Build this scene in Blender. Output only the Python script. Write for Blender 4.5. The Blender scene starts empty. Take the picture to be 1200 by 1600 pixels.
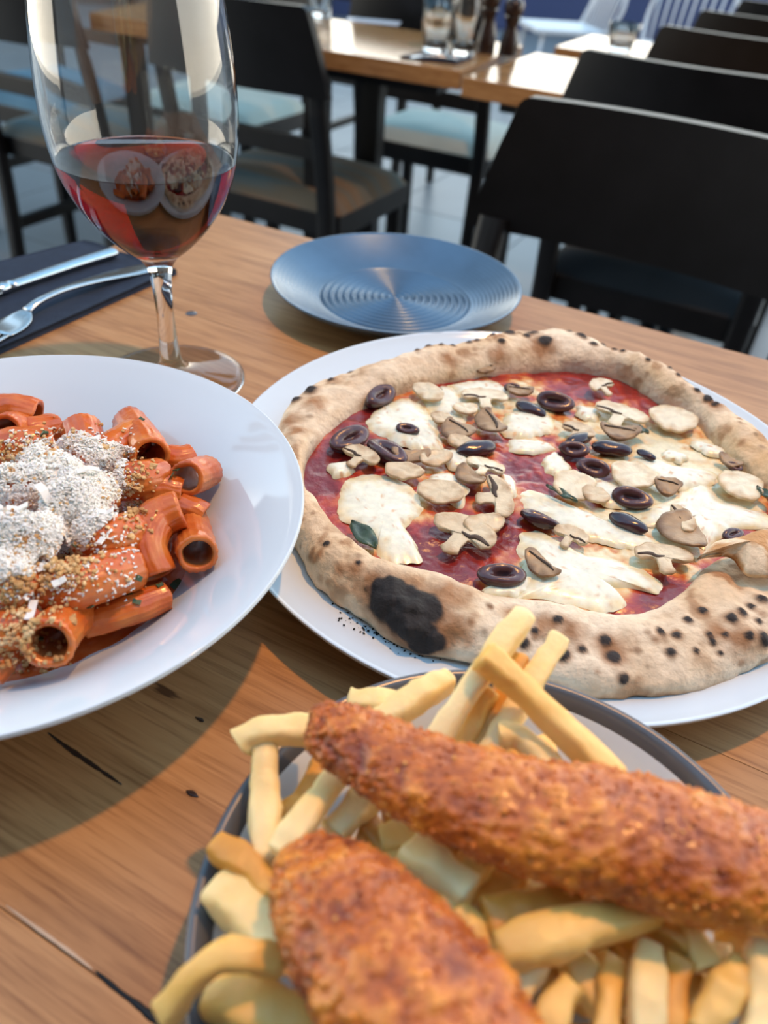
import bpy, bmesh, math, random
import numpy as np
from mathutils import Vector, Matrix, noise
from mathutils.bvhtree import BVHTree

random.seed(7)
np.random.seed(7)
S = bpy.context.scene
COL = S.collection
PI = math.pi
TZ = 0.75                                  # table top height

# ------------------------------------------------------------------ camera
F_PX, PITCH, ROLL, CAMZ = 1202.0, 0.67857, 0.08619, TZ + 0.25274
_f = Vector((0, math.cos(PITCH), -math.sin(PITCH)))
_r0 = Vector((1, 0, 0)); _u0 = _r0.cross(_f)
_r = math.cos(ROLL) * _r0 + math.sin(ROLL) * _u0
_u = -math.sin(ROLL) * _r0 + math.cos(ROLL) * _u0
CAM = Vector((0, 0, CAMZ))
cd = bpy.data.cameras.new('camera'); cam = bpy.data.objects.new('camera', cd); COL.objects.link(cam)
cam.matrix_world = Matrix(((_r.x, _u.x, -_f.x, 0), (_r.y, _u.y, -_f.y, 0), (_r.z, _u.z, -_f.z, CAMZ), (0, 0, 0, 1)))
cd.sensor_fit = 'VERTICAL'; cd.sensor_height = 24.0; cd.lens = 24.0 * F_PX / 1600
cd.clip_start = 0.01; cd.clip_end = 100
cd.dof.use_dof = True; cd.dof.focus_distance = 0.345; cd.dof.aperture_fstop = 5.2
S.camera = cam

def ray(px, py):
    return _f + (px - 600) / F_PX * _r - (py - 800) / F_PX * _u
def at(px, py, z):
    """where the sight line of a photograph pixel meets the level z"""
    d = ray(px, py); t = (z - CAMZ) / d.z
    return CAM + d * t
def proj(p):
    d = Vector(p) - CAM; w = d.dot(_f)
    return 600 + F_PX * d.dot(_r) / w, 800 - F_PX * d.dot(_u) / w
def ppm(p):
    return F_PX / max(0.02, (Vector(p) - CAM).dot(_f))

# ------------------------------------------------------------------ sky, lamp, exposure
W = bpy.data.worlds.new('sky'); S.world = W; W.use_nodes = True
wn = W.node_tree.nodes; wl = W.node_tree.links
wn.clear()
wo = wn.new('ShaderNodeOutputWorld'); bg = wn.new('ShaderNodeBackground')
tc = wn.new('ShaderNodeTexCoord'); sx = wn.new('ShaderNodeSeparateXYZ'); rp = wn.new('ShaderNodeValToRGB')
wl.new(tc.outputs['Generated'], sx.inputs[0]); wl.new(sx.outputs['Z'], rp.inputs[0])
e = rp.color_ramp.elements
e[0].position = 0.0; e[0].color = (0.95, 0.86, 0.70, 1)          # bright haze at the horizon
e[1].position = 1.0; e[1].color = (0.08, 0.175, 0.28, 1)
k = e.new(0.14); k.color = (0.80, 0.77, 0.68, 1)
k = e.new(0.34); k.color = (0.265, 0.345, 0.40, 1)
k = e.new(0.58); k.color = (0.145, 0.255, 0.36, 1)
wl.new(rp.outputs[0], bg.inputs[0]); bg.inputs[1].default_value = 4.6
wl.new(bg.outputs[0], wo.inputs[0])

ld = bpy.data.lights.new('warm_lamp', 'POINT'); ld.energy = 66; ld.color = (1.0, 0.47, 0.13); ld.shadow_soft_size = 0.035
lo = bpy.data.objects.new('warm_lamp', ld); COL.objects.link(lo); lo.location = (0.38, 0.58, 2.35)

S.view_settings.view_transform = 'Standard'; S.view_settings.look = 'None'
S.view_settings.gamma = 1; S.view_settings.use_curve_mapping = False
S.view_settings.exposure = 0.28

# ------------------------------------------------------------------ helpers
def tag(o, label=None, cat=None, group=None, kind=None):
    if label: o['label'] = label
    if cat: o['category'] = cat
    if group: o['group'] = group
    if kind: o['kind'] = kind
    return o
def mesh(name, v, f, mat=None, smooth=True):
    me = bpy.data.meshes.new(name)
    me.from_pydata([tuple(p) for p in v], [], [tuple(x) for x in f])
    if smooth: me.polygons.foreach_set('use_smooth', [True] * len(me.polygons))
    if mat: me.materials.append(mat)
    me.update()
    return me
def obj(name, v, f, mat=None, parent=None, smooth=True, loc=None, rz=0.0):
    o = bpy.data.objects.new(name, mesh(name, v, f, mat, smooth)); COL.objects.link(o)
    if parent: o.parent = parent
    if loc is not None: o.location = loc
    if rz: o.rotation_euler = (0, 0, rz)
    return o
def empty(name, loc=(0, 0, 0), rz=0.0):
    o = bpy.data.objects.new(name, None); COL.objects.link(o)
    o.location = loc; o.rotation_euler = (0, 0, rz); o.empty_display_size = 0.05
    return o
def copy_tree(o, parent=None):
    c = o.copy(); COL.objects.link(c)
    if parent: c.parent = parent
    for ch in list(o.children): copy_tree(ch, c)
    return c
def join(parts):
    V, Fc = [], []
    for v, f in parts:
        n = len(V); V += list(v); Fc += [tuple(i + n for i in q) for q in f]
    return V, Fc
def lathe(prof, n=96, ccw=True):
    v, f, rings = [], [], []
    for r, z in prof:
        if r < 1e-6:
            rings.append([len(v)]); v.append((0, 0, z))
        else:
            b = len(v); rings.append(list(range(b, b + n)))
            v += [(r * math.cos(2 * PI * i / n), r * math.sin(2 * PI * i / n), z) for i in range(n)]
    for A, B in zip(rings[:-1], rings[1:]):
        for i in range(n):
            j = (i + 1) % n
            if len(A) == 1 and len(B) == 1: continue
            if len(A) == 1: q = (A[0], B[i], B[j])
            elif len(B) == 1: q = (A[i], B[0], A[j])
            else: q = (A[i], B[i], B[j], A[j])
            f.append(q)
    return v, f
def flip(vf): return vf[0], [tuple(q)[::-1] for q in vf[1]]
def box(x0, x1, y0, y1, z0, z1, bev=0.0):
    bm = bmesh.new()
    bmesh.ops.create_cube(bm, size=1)
    for q in bm.verts:
        q.co = Vector((x0 + (q.co.x + .5) * (x1 - x0), y0 + (q.co.y + .5) * (y1 - y0), z0 + (q.co.z + .5) * (z1 - z0)))
    if bev: bmesh.ops.bevel(bm, geom=list(bm.edges), offset=bev, segments=2, affect='EDGES', profile=.7)
    bm.verts.index_update()
    v = [tuple(q.co) for q in bm.verts]; f = [[q.index for q in p.verts] for p in bm.faces]
    bm.free()
    return v, f
def frames(pts):
    pts = [Vector(p) for p in pts]; T = []
    for i in range(len(pts)):
        a = pts[max(0, i - 1)]; b = pts[min(len(pts) - 1, i + 1)]
        T.append((b - a).normalized())
    up = Vector((0, 0, 1))
    if abs(T[0].dot(up)) > .9: up = Vector((0, 1, 0))
    N = (up - T[0] * up.dot(T[0])).normalized(); out = []
    for t in T:
        N = (N - t * N.dot(t)).normalized(); out.append((t, N, t.cross(N)))
    return pts, out
def sweep(pts, shape, scale, caps=True):
    """shape: list of (side, up) pairs, scale: (side, up) factor at each point"""
    pts, fr = frames(pts); v, f = [], []; n = len(shape)
    for p, (t, N, Bn), s in zip(pts, fr, scale):
        sa, sb = s if isinstance(s, tuple) else (s, s)
        for a, b in shape: v.append(p + Bn * (a * sa) + N * (b * sb))
    for i in range(len(pts) - 1):
        for j in range(n):
            k = (j + 1) % n
            f.append((i * n + j, i * n + k, (i + 1) * n + k, (i + 1) * n + j))
    if caps:
        f.append(tuple(range(n - 1, -1, -1))); f.append(tuple((len(pts) - 1) * n + j for j in range(n)))
    return v, f
def circ(n=12): return [(math.cos(2 * PI * i / n), math.sin(2 * PI * i / n)) for i in range(n)]
def bez(p, n):
    """smooth curve through the points p"""
    p = [Vector(q) for q in p]; out = []
    m = len(p) - 1
    for i in range(n):
        t = i / (n - 1) * m; k = min(int(t), m - 1); u = t - k
        a = p[max(k - 1, 0)]; b = p[k]; c = p[k + 1]; d = p[min(k + 2, m)]
        out.append(.5 * ((2 * b) + (c - a) * u + (2 * a - 5 * b + 4 * c - d) * u * u + (3 * b - a - 3 * c + d) * u ** 3))
    return out
def local(v, o):
    o = Vector(o); return [Vector(p) - o for p in v]
def nz(p, s, off=0.0): return noise.noise(Vector((p[0] * s + off, p[1] * s - off, p[2] * s + 2 * off)))

# ------------------------------------------------------------------ materials
def node_mat(name):
    m = bpy.data.materials.new(name); m.use_nodes = True
    n = m.node_tree.nodes; l = m.node_tree.links
    return m, n, l, n['Principled BSDF']
def set_in(b, **kw):
    for k_, v_ in kw.items(): b.inputs[k_.replace('_', ' ')].default_value = v_
def plain(name, color, rough=.5, spec=.5, metal=0.0, var=.12, scale=40, bump=0.0, bscale=200, coat=0.0, sss=0.0, sssr=(.004, .002, .001)):
    m, n, l, b = node_mat(name)
    t = n.new('ShaderNodeTexCoord'); ns = n.new('ShaderNodeTexNoise'); ns.inputs['Scale'].default_value = scale
    ns.inputs['Detail'].default_value = 5
    r = n.new('ShaderNodeValToRGB')
    c = color
    r.color_ramp.elements[0].position = .3; r.color_ramp.elements[1].position = .7
    r.color_ramp.elements[0].color = (c[0] * (1 - var), c[1] * (1 - var), c[2] * (1 - var), 1)
    r.color_ramp.elements[1].color = (min(1, c[0] * (1 + var)), min(1, c[1] * (1 + var)), min(1, c[2] * (1 + var)), 1)
    l.new(t.outputs['Object'], ns.inputs['Vector']); l.new(ns.outputs['Fac'], r.inputs[0]); l.new(r.outputs[0], b.inputs['Base Color'])
    set_in(b, Roughness=rough, Metallic=metal)
    b.inputs['Specular IOR Level'].default_value = spec
    b.inputs['Coat Weight'].default_value = coat; b.inputs['Coat Roughness'].default_value = .05
    if sss:
        b.inputs['Subsurface Weight'].default_value = sss; b.inputs['Subsurface Radius'].default_value = sssr; b.inputs['Subsurface Scale'].default_value = 1.0
    if bump:
        n2 = n.new('ShaderNodeTexNoise'); n2.inputs['Scale'].default_value = bscale; n2.inputs['Detail'].default_value = 4
        bp = n.new('ShaderNodeBump'); bp.inputs['Strength'].default_value = bump; bp.inputs['Distance'].default_value = .002
        l.new(t.outputs['Object'], n2.inputs['Vector']); l.new(n2.outputs['Fac'], bp.inputs['Height']); l.new(bp.outputs[0], b.inputs['Normal'])
    return m
def ramp_mat(name, stops, scale=60, detail=6, rough=.5, spec=.5, bump=.3, bscale=300, bdist=.001, stretch=(1, 1, 1), coat=0.0, sss=0.0, distort=0.0):
    m, n, l, b = node_mat(name)
    t = n.new('ShaderNodeTexCoord'); mp = n.new('ShaderNodeMapping'); mp.inputs['Scale'].default_value = stretch
    ns = n.new('ShaderNodeTexNoise'); ns.inputs['Scale'].default_value = scale; ns.inputs['Detail'].default_value = detail
    ns.inputs['Distortion'].default_value = distort
    r = n.new('ShaderNodeValToRGB'); el = r.color_ramp.elements
    while len(el) < len(stops): el.new(.5)
    for q, (p, c) in zip(el, stops): q.position = p; q.color = (*c, 1)
    l.new(t.outputs['Object'], mp.inputs[0]); l.new(mp.outputs[0], ns.inputs['Vector']); l.new(ns.outputs['Fac'], r.inputs[0]); l.new(r.outputs[0], b.inputs['Base Color'])
    set_in(b, Roughness=rough); b.inputs['Specular IOR Level'].default_value = spec; b.inputs['Coat Weight'].default_value = coat
    b.inputs['Coat Roughness'].default_value = .12
    if sss:
        b.inputs['Subsurface Weight'].default_value = sss; b.inputs['Subsurface Radius'].default_value = (.004, .002, .001); b.inputs['Subsurface Scale'].default_value = 1.0
    if bump:
        n2 = n.new('ShaderNodeTexNoise'); n2.inputs['Scale'].default_value = bscale; n2.inputs['Detail'].default_value = 5
        bp = n.new('ShaderNodeBump'); bp.inputs['Strength'].default_value = bump; bp.inputs['Distance'].default_value = bdist
        l.new(t.outputs['Object'], n2.inputs['Vector']); l.new(n2.outputs['Fac'], bp.inputs['Height']); l.new(bp.outputs[0], b.inputs['Normal'])
    return m
def wood_mat(name, dark, mid, light, rough=.44, seed=0.0, knots=True):
    m, n, l, b = node_mat(name)
    t = n.new('ShaderNodeTexCoord'); mp = n.new('ShaderNodeMapping'); mp.inputs['Scale'].default_value = (2.2, 26, 26); mp.inputs['Location'].default_value = (seed, seed, 0)
    n1 = n.new('ShaderNodeTexNoise'); n1.inputs['Scale'].default_value = 3.2; n1.inputs['Detail'].default_value = 8; n1.inputs['Roughness'].default_value = .62; n1.inputs['Distortion'].default_value = .5
    mp2 = n.new('ShaderNodeMapping'); mp2.inputs['Scale'].default_value = (14, 330, 330)
    n2 = n.new('ShaderNodeTexNoise'); n2.inputs['Scale'].default_value = 2.2; n2.inputs['Detail'].default_value = 5
    r = n.new('ShaderNodeValToRGB'); el = r.color_ramp.elements
    el[0].position = .28; el[0].color = (*dark, 1); el[1].position = .74; el[1].color = (*light, 1)
    k_ = el.new(.5); k_.color = (*mid, 1)
    r2 = n.new('ShaderNodeValToRGB'); r2.color_ramp.elements[0].position = .30; r2.color_ramp.elements[0].color = (.58, .50, .44, 1)
    r2.color_ramp.elements[1].position = .52; r2.color_ramp.elements[1].color = (1, 1, 1, 1)
    mx = n.new('ShaderNodeMix'); mx.data_type = 'RGBA'; mx.blend_type = 'MULTIPLY'; mx.inputs[0].default_value = .75
    l.new(t.outputs['Object'], mp.inputs[0]); l.new(mp.outputs[0], n1.inputs['Vector']); l.new(n1.outputs['Fac'], r.inputs[0])
    l.new(t.outputs['Object'], mp2.inputs[0]); l.new(mp2.outputs[0], n2.inputs['Vector']); l.new(n2.outputs['Fac'], r2.inputs[0])
    l.new(r.outputs[0], mx.inputs[6]); l.new(r2.outputs[0], mx.inputs[7])
    out = mx.outputs[2]
    if knots:                                   # short dark gum ticks lying along the grain
        mp3 = n.new('ShaderNodeMapping'); mp3.inputs['Scale'].default_value = (26, 150, 1); mp3.inputs['Location'].default_value = (3.3 + seed, 1.7, 0)
        n3 = n.new('ShaderNodeTexNoise'); n3.inputs['Scale'].default_value = 1.0; n3.inputs['Detail'].default_value = 3
        r3 = n.new('ShaderNodeValToRGB'); r3.color_ramp.elements[0].position = .70; r3.color_ramp.elements[0].color = (1, 1, 1, 1)
        r3.color_ramp.elements[1].position = .76; r3.color_ramp.elements[1].color = (.16, .10, .07, 1)
        m3 = n.new('ShaderNodeMix'); m3.data_type = 'RGBA'; m3.blend_type = 'MULTIPLY'; m3.inputs[0].default_value = .85
        l.new(t.outputs['Object'], mp3.inputs[0]); l.new(mp3.outputs[0], n3.inputs['Vector']); l.new(n3.outputs['Fac'], r3.inputs[0])
        l.new(out, m3.inputs[6]); l.new(r3.outputs[0], m3.inputs[7]); out = m3.outputs[2]
    l.new(out, b.inputs['Base Color']); set_in(b, Roughness=rough); b.inputs['Specular IOR Level'].default_value = .38
    bp = n.new('ShaderNodeBump'); bp.inputs['Strength'].default_value = .12; bp.inputs['Distance'].default_value = .0006
    l.new(n2.outputs['Fac'], bp.inputs['Height']); l.new(bp.outputs[0], b.inputs['Normal'])
    return m
def glass_mat(name, color=(1, 1, 1), ior=1.5, rough=0.0):
    m, n, l, b = node_mat(name)
    ns = n.new('ShaderNodeTexNoise'); ns.inputs['Scale'].default_value = 30
    r = n.new('ShaderNodeMapRange'); r.inputs[3].default_value = rough; r.inputs[4].default_value = rough + .012
    l.new(ns.outputs['Fac'], r.inputs[0]); l.new(r.outputs[0], b.inputs['Roughness'])
    set_in(b, Base_Color=(*color, 1), IOR=ior); b.inputs['Transmission Weight'].default_value = 1
    return m
M = {}
M['wood'] = wood_mat('oak_table_wood', (.27, .122, .042), (.41, .203, .078), (.50, .272, .115))
M['wood2'] = wood_mat('oak_table_wood_second_board', (.29, .132, .046), (.43, .218, .086), (.52, .292, .126), seed=5.1)
M['wood_far'] = wood_mat('far_table_wood', (.24, .11, .035), (.38, .19, .07), (.48, .26, .11), rough=.13, knots=False)
M['porcelain'] = plain('white_porcelain', (.62, .705, .77), .07, .75, var=.01, scale=8)
M['porcelain_fish'] = plain('white_stoneware', (.66, .71, .755), .12, .6, var=.02, scale=10)
M['rim_grey'] = plain('grey_glazed_rim', (.085, .09, .105), .22, .5, var=.1, scale=50)
M['dark_glaze'] = plain('blue_black_glaze', (.075, .135, .21), .27, .8, metal=.4, var=.15, scale=25)
M['black_wood'] = plain('black_stained_wood', (.005, .005, .006), .40, .28, var=.3, scale=20, bump=.05, bscale=80)
M['seat_fabric'] = ramp_mat('striped_seat_fabric', [(.2, (.035, .075, .10)), (.42, (.10, .13, .13)), (.58, (.17, .115, .07)), (.8, (.15, .15, .135))], scale=2.2, detail=2, rough=.85, spec=.2, bump=.2, bscale=500, stretch=(1, 9, 1))
M['seat_dark'] = ramp_mat('charcoal_seat_fabric', [(.3, (.012, .014, .016)), (.7, (.025, .026, .028))], scale=6, detail=2, rough=.85, spec=.15, bump=.2, bscale=500)
M['seat_green'] = ramp_mat('pale_green_seat_fabric', [(.3, (.34, .37, .32)), (.7, (.46, .48, .41))], scale=5, detail=2, rough=.8, spec=.2, bump=.2, bscale=500)
M['seat_blue'] = ramp_mat('blue_seat_fabric', [(.3, (.06, .13, .18)), (.7, (.12, .21, .26))], scale=5, detail=2, rough=.8, spec=.2, bump=.2, bscale=500)
M['tile'] = plain('grey_floor_tile', (.21, .20, .195), .35, .5, var=.08, scale=4)
M['grout'] = plain('grey_grout', (.17, .165, .16), .9, .2)
M['wall_dark'] = plain('dark_render', (.07, .065, .06), .8, .3)
M['navy'] = plain('navy_panel', (.03, .045, .12), .6, .4)
M['white_paint'] = plain('white_paint', (.62, .62, .64), .4, .5, var=.03)
M['glass'] = glass_mat('clear_glass')
M['wine'] = glass_mat('red_wine', (1, 1, 1), 1.34)
_n = M['wine'].node_tree; _va = _n.nodes.new('ShaderNodeVolumeAbsorption'); _va.inputs['Color'].default_value = (.885, .02, .05, 1); _va.inputs['Density'].default_value = 400
_n.links.new(_va.outputs[0], [q for q in _n.nodes if q.type == 'OUTPUT_MATERIAL'][0].inputs['Volume'])
M['steel'] = plain('polished_steel', (.62, .63, .65), .16, .5, metal=1.0, var=.04, scale=60)
M['napkin'] = plain('navy_paper_napkin', (.018, .028, .05), .85, .25, var=.15, scale=120, bump=.25, bscale=700)
M['mill'] = ramp_mat('dark_mill_wood', [(.3, (.012, .006, .005)), (.7, (.03, .014, .01))], scale=10, rough=.25, stretch=(8, 8, 1), bump=0)
M['pasta'] = ramp_mat('sauced_rigatoni', [(.25, (.42, .062, .006)), (.5, (.58, .125, .018)), (.75, (.68, .235, .050))], scale=70, detail=4, rough=.3, spec=.4, bump=.4, bscale=280, bdist=.001, coat=.28, sss=.15)
M['pasta_in'] = ramp_mat('rigatoni_inner_wall', [(.3, (.46, .11, .02)), (.7, (.58, .19, .045))], scale=70, rough=.4, bump=.1)
M['pasta_sauce'] = ramp_mat('creamy_tomato_sauce', [(.25, (.34, .04, .006)), (.5, (.50, .09, .014)), (.75, (.62, .17, .04))], scale=90, detail=6, rough=.25, bump=.5, bscale=220, bdist=.0015, coat=.4, sss=.15)
M['parmesan'] = ramp_mat('grated_parmesan', [(.3, (.86, .82, .72)), (.7, (.92, .90, .85))], scale=120, rough=.6, bump=.2, sss=.2)
M['crumb'] = ramp_mat('toasted_breadcrumbs', [(.3, (.38, .17, .05)), (.5, (.62, .37, .14)), (.72, (.80, .62, .36))], scale=160, rough=.75, bump=.3)
M['herb'] = ramp_mat('chopped_green_herb', [(.3, (.02, .05, .02)), (.7, (.06, .12, .05))], scale=200, rough=.5, bump=.2)
M['tomato'] = ramp_mat('pizza_tomato_sauce', [(.28, (.20, .012, .010)), (.48, (.36, .028, .018)), (.62, (.50, .075, .025)), (.80, (.66, .30, .13))], scale=62, detail=6, rough=.28, bump=.6, bscale=240, bdist=.0014, coat=.45, sss=.1, distort=.4)
M['olive'] = ramp_mat('black_olive_skin', [(.3, (.022, .007, .010)), (.7, (.055, .017, .022))], scale=120, rough=.22, bump=.25, bscale=350, bdist=.0006, coat=.3)
M['olive_cut'] = ramp_mat('olive_cut_flesh', [(.3, (.055, .018, .020)), (.7, (.11, .045, .045))], scale=160, rough=.3, bump=.3, bscale=400, coat=.2)
M['mush'] = ramp_mat('mushroom_flesh', [(.28, (.36, .22, .10)), (.5, (.62, .47, .29)), (.72, (.76, .66, .48))], scale=75, detail=5, rough=.42, bump=.5, bscale=260, bdist=.001, sss=.2)
M['mush_pale'] = ramp_mat('pale_mushroom_flesh', [(.28, (.62, .47, .27)), (.6, (.79, .71, .53))], scale=65, detail=4, rough=.4, bump=.4, bscale=260, bdist=.001, sss=.2)
M['mush_brown'] = ramp_mat('browned_mushroom', [(.28, (.14, .075, .035)), (.5, (.30, .18, .09)), (.72, (.50, .36, .20))], scale=70, rough=.4, bump=.5, bscale=260, bdist=.001)
M['gill'] = plain('dark_mushroom_gills', (.07, .045, .03), .6, .3, var=.4, scale=150)
M['basil'] = ramp_mat('wilted_basil', [(.3, (.018, .03, .012)), (.7, (.05, .085, .03))], scale=130, rough=.35, bump=.4, bscale=250, coat=.2)
M['soot'] = plain('black_soot_flakes', (.012, .011, .011), .9, .1)
M['fry'] = ramp_mat('golden_fries', [(.22, (.66, .31, .05)), (.45, (.83, .50, .13)), (.72, (.90, .63, .24))], scale=32, detail=5, rough=.42, bump=.35, bscale=420, bdist=.0008, sss=.25)
M['fry_pale'] = ramp_mat('pale_fries', [(.25, (.80, .52, .16)), (.6, (.92, .72, .36))], scale=34, detail=5, rough=.42, bump=.35, bscale=420, bdist=.0008, sss=.3)
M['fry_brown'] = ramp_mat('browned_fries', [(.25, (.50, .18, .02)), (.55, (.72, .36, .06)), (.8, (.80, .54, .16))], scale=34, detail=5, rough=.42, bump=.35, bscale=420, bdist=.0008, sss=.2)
def color_attr_mat(name, rough, bump, bscale, bdist, coat=0.0, spec=.4, sss=0.0):
    m, n, l, b = node_mat(name)
    a = n.new('ShaderNodeAttribute'); a.attribute_name = 'tint'
    t = n.new('ShaderNodeTexCoord'); ns = n.new('ShaderNodeTexNoise'); ns.inputs['Scale'].default_value = 260; ns.inputs['Detail'].default_value = 5
    r = n.new('ShaderNodeMapRange'); r.inputs[3].default_value = .72; r.inputs[4].default_value = 1.22
    mx = n.new('ShaderNodeMix'); mx.data_type = 'RGBA'; mx.blend_type = 'MULTIPLY'; mx.inputs[0].default_value = 1
    l.new(t.outputs['Object'], ns.inputs['Vector']); l.new(ns.outputs['Fac'], r.inputs[0])
    l.new(a.outputs['Color'], mx.inputs[6]); l.new(r.outputs[0], mx.inputs[7]); l.new(mx.outputs[2], b.inputs['Base Color'])
    n2 = n.new('ShaderNodeTexNoise'); n2.inputs['Scale'].default_value = bscale; n2.inputs['Detail'].default_value = 6
    bp = n.new('ShaderNodeBump'); bp.inputs['Strength'].default_value = bump; bp.inputs['Distance'].default_value = bdist
    l.new(t.outputs['Object'], n2.inputs['Vector']); l.new(n2.outputs['Fac'], bp.inputs['Height']); l.new(bp.outputs[0], b.inputs['Normal'])
    set_in(b, Roughness=rough); b.inputs['Specular IOR Level'].default_value = spec; b.inputs['Coat Weight'].default_value = coat; b.inputs['Coat Roughness'].default_value = .2
    if sss:
        b.inputs['Subsurface Weight'].default_value = sss; b.inputs['Subsurface Radius'].default_value = (.003, .0015, .0008); b.inputs['Subsurface Scale'].default_value = 1
    return m
M['filling'] = color_attr_mat('tomato_and_melted_cheese', .26, .6, 240, .0014, coat=.4, spec=.5, sss=.08)
M['mozz'] = color_attr_mat('melted_mozzarella', .24, .35, 110, .0014, coat=.35, spec=.5, sss=.25)
M['mush_tint'] = color_attr_mat('cooked_mushroom', .4, .5, 300, .001, coat=.1, spec=.4, sss=.1)
M['crust'] = color_attr_mat('baked_crust', .75, .8, 330, .0016)
M['breading'] = color_attr_mat('fried_breading', .30, .7, 560, .0012, coat=.3, spec=.45)
def tint(o, cols):
    a = o.data.color_attributes.new('tint', 'FLOAT_COLOR', 'POINT')
    c = np.ones((len(cols), 4), dtype=np.float32); c[:, :3] = cols
    a.data.foreach_set('color', c.ravel())

# ------------------------------------------------------------------ setting: floor, walls
A_DIR = Vector((.424, .906, 0)).normalized()     # away from the near table's long edge
B_DIR = Vector((A_DIR.y, -A_DIR.x, 0))           # along the boards
RZ = math.atan2(B_DIR.y, B_DIR.x)
m_, n_, l_, b_ = node_mat('tiled_floor_base')
_t = n_.new('ShaderNodeTexCoord'); _m = n_.new('ShaderNodeMapping'); _m.inputs['Rotation'].default_value = (0, 0, -RZ)
_o = Matrix.Rotation(-RZ, 3, 'Z') @ (A_DIR * .9); _m.inputs['Location'].default_value = (.29 - _o.x, .29 - _o.y, 0)
_k = n_.new('ShaderNodeTexBrick'); _k.offset = 0; _k.squash = 1
for a_, v_ in (('Color1', (.21, .20, .195, 1)), ('Color2', (.20, .19, .185, 1)), ('Mortar', (.17, .165, .16, 1)), ('Scale', 1.0), ('Mortar Size', .003), ('Brick Width', .58), ('Row Height', .58)): _k.inputs[a_].default_value = v_
l_.new(_t.outputs['Object'], _m.inputs[0]); l_.new(_m.outputs[0], _k.inputs['Vector']); l_.new(_k.outputs['Color'], b_.inputs['Base Color']); b_.inputs['Roughness'].default_value = .38
fl = obj('floor', *box(-9, 9, -1.6, 14, -.06, -.004), m_, None, False); tag(fl, kind='structure')
ts = .58
tmesh = mesh('tile', *box(-ts / 2 + .003, ts / 2 - .003, -ts / 2 + .003, ts / 2 - .003, -.004, 0, .0015), M['tile'], False)
for i in range(-9, 12):
    for j in range(-1, 14):
        p = B_DIR * (i * ts) + A_DIR * (j * ts + .9)
        if p.y < 1.0 or p.y > 8.5 or abs(p.x) > .75 * p.y + .8: continue
        o = bpy.data.objects.new('tile', tmesh); COL.objects.link(o); o.parent = fl; o.location = p; o.rotation_euler = (0, 0, RZ)
        if len(fl.children) > 290: break
tag(obj('added_wall_back', *box(-7, 7, -1.6, -1.4, 0, 4.2), M['wall_dark'], None, False), kind='structure')  # unseen wall added behind the camera to block the sky there
tag(obj('added_wall_left', *box(-9, -1.5, 8.2, 8.45, 0, 4.6), M['wall_dark'], None, False), kind='structure')  # unseen wall added to darken the low sky reflected in the wine
tag(obj('wall_front', *box(-8, 8.5, 9.0, 9.2, 0, .9), M['navy'], None, False), kind='structure')

for i in range(9):                              # unseen dark beams added overhead so stripes reflect in the pasta plate
    x = -3.6 + .42 * i
    v, f = box(-.05, .05, 0, 3.2, 3.15, 3.27)
    o = obj('added_beam_%d' % (i + 1), v, f, M['wall_dark'], None, False, loc=(x, 1.9, 0), rz=RZ); tag(o, kind='structure')

# ------------------------------------------------------------------ near table
corner = at(318, 328, TZ)
tab = empty('dining_table', (corner.x, corner.y, 0), RZ)     # local x along boards, local y away; corner is local origin
tag(tab, 'light oak dining table with a wide plank top holding all the food', 'table')
# plank seams: distance below the far edge (local -y)
seam = -(at(125, 1506, TZ) - corner).dot(A_DIR)
rows = [0, seam * .34, seam * .68, seam, seam * 1.34]
for i in range(len(rows) - 1):
    y1, y0 = -rows[i] - (.0001 if i else 0), -rows[i + 1] + .0001
    v, f = box(0, 1.35, y0, y1, TZ - .032, TZ, .0006)
    obj('plank', v, f, M['wood'] if i % 2 == 0 else M['wood2'], tab, False)
v, f = box(.08, 1.27, -seam * 1.34 + .08, -.08, TZ - .09, TZ - .0325)
obj('apron', v, f, M['black_wood'], tab, False)
for lx in (.09, 1.20):
    for ly in (-.15, -seam * 1.34 + .09):
        obj('leg', *box(lx, lx + .06, ly, ly + .06, 0, TZ - .09, .003), M['black_wood'], tab, False)
# small dark metal disc let into the wood
c = at(299, 490, TZ)
v, f = lathe([(0, .0006), (.0035, .0006), (.0042, .0002), (.0042, -.001)], 24)
rel = c - corner
obj('inlaid_disc', v, f, M['rim_grey'], tab, loc=(rel.dot(B_DIR), rel.dot(A_DIR), TZ))
# worn light scratch and dark gum vein along the seam
def vein(name, pts, w, mat, h=.0003):
    pts = [at(x, y, TZ) for x, y in pts]; P_ = []
    for q in bez(pts, 24):
        r_ = q - corner; P_.append(Vector((r_.dot(B_DIR), r_.dot(A_DIR), TZ + h * .3)))
    n = len(P_); sc = [(w * (.25 + .75 * math.sin(PI * (i + .5) / n)) * (1 + .5 * nz(P_[i], 300)), h) for i in range(n)]
    v, f = sweep(P_, circ(6), sc); obj(name, v, f, mat, tab)
vein('gum_vein', [(150, 1518), (185, 1548), (215, 1570), (250, 1600), (262, 1612)], .0011, M['black_wood'])
vein('gum_vein', [(75, 1145), (105, 1168), (140, 1192), (190, 1226)], .0009, M['mill'])
vein('gum_vein', [(291, 1236), (300, 1240), (310, 1246)], .0009, M['mill'])
vein('gum_vein', [(305, 1121), (312, 1124), (318, 1128)], .0007, M['mill'])
M['scratch'] = plain('pale_scratch', (.50, .36, .25), .5, .4, var=.1)
vein('scratch', [(10, 1415), (60, 1452), (110, 1488), (145, 1515)], .0007, M['scratch'], .0002)

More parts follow.
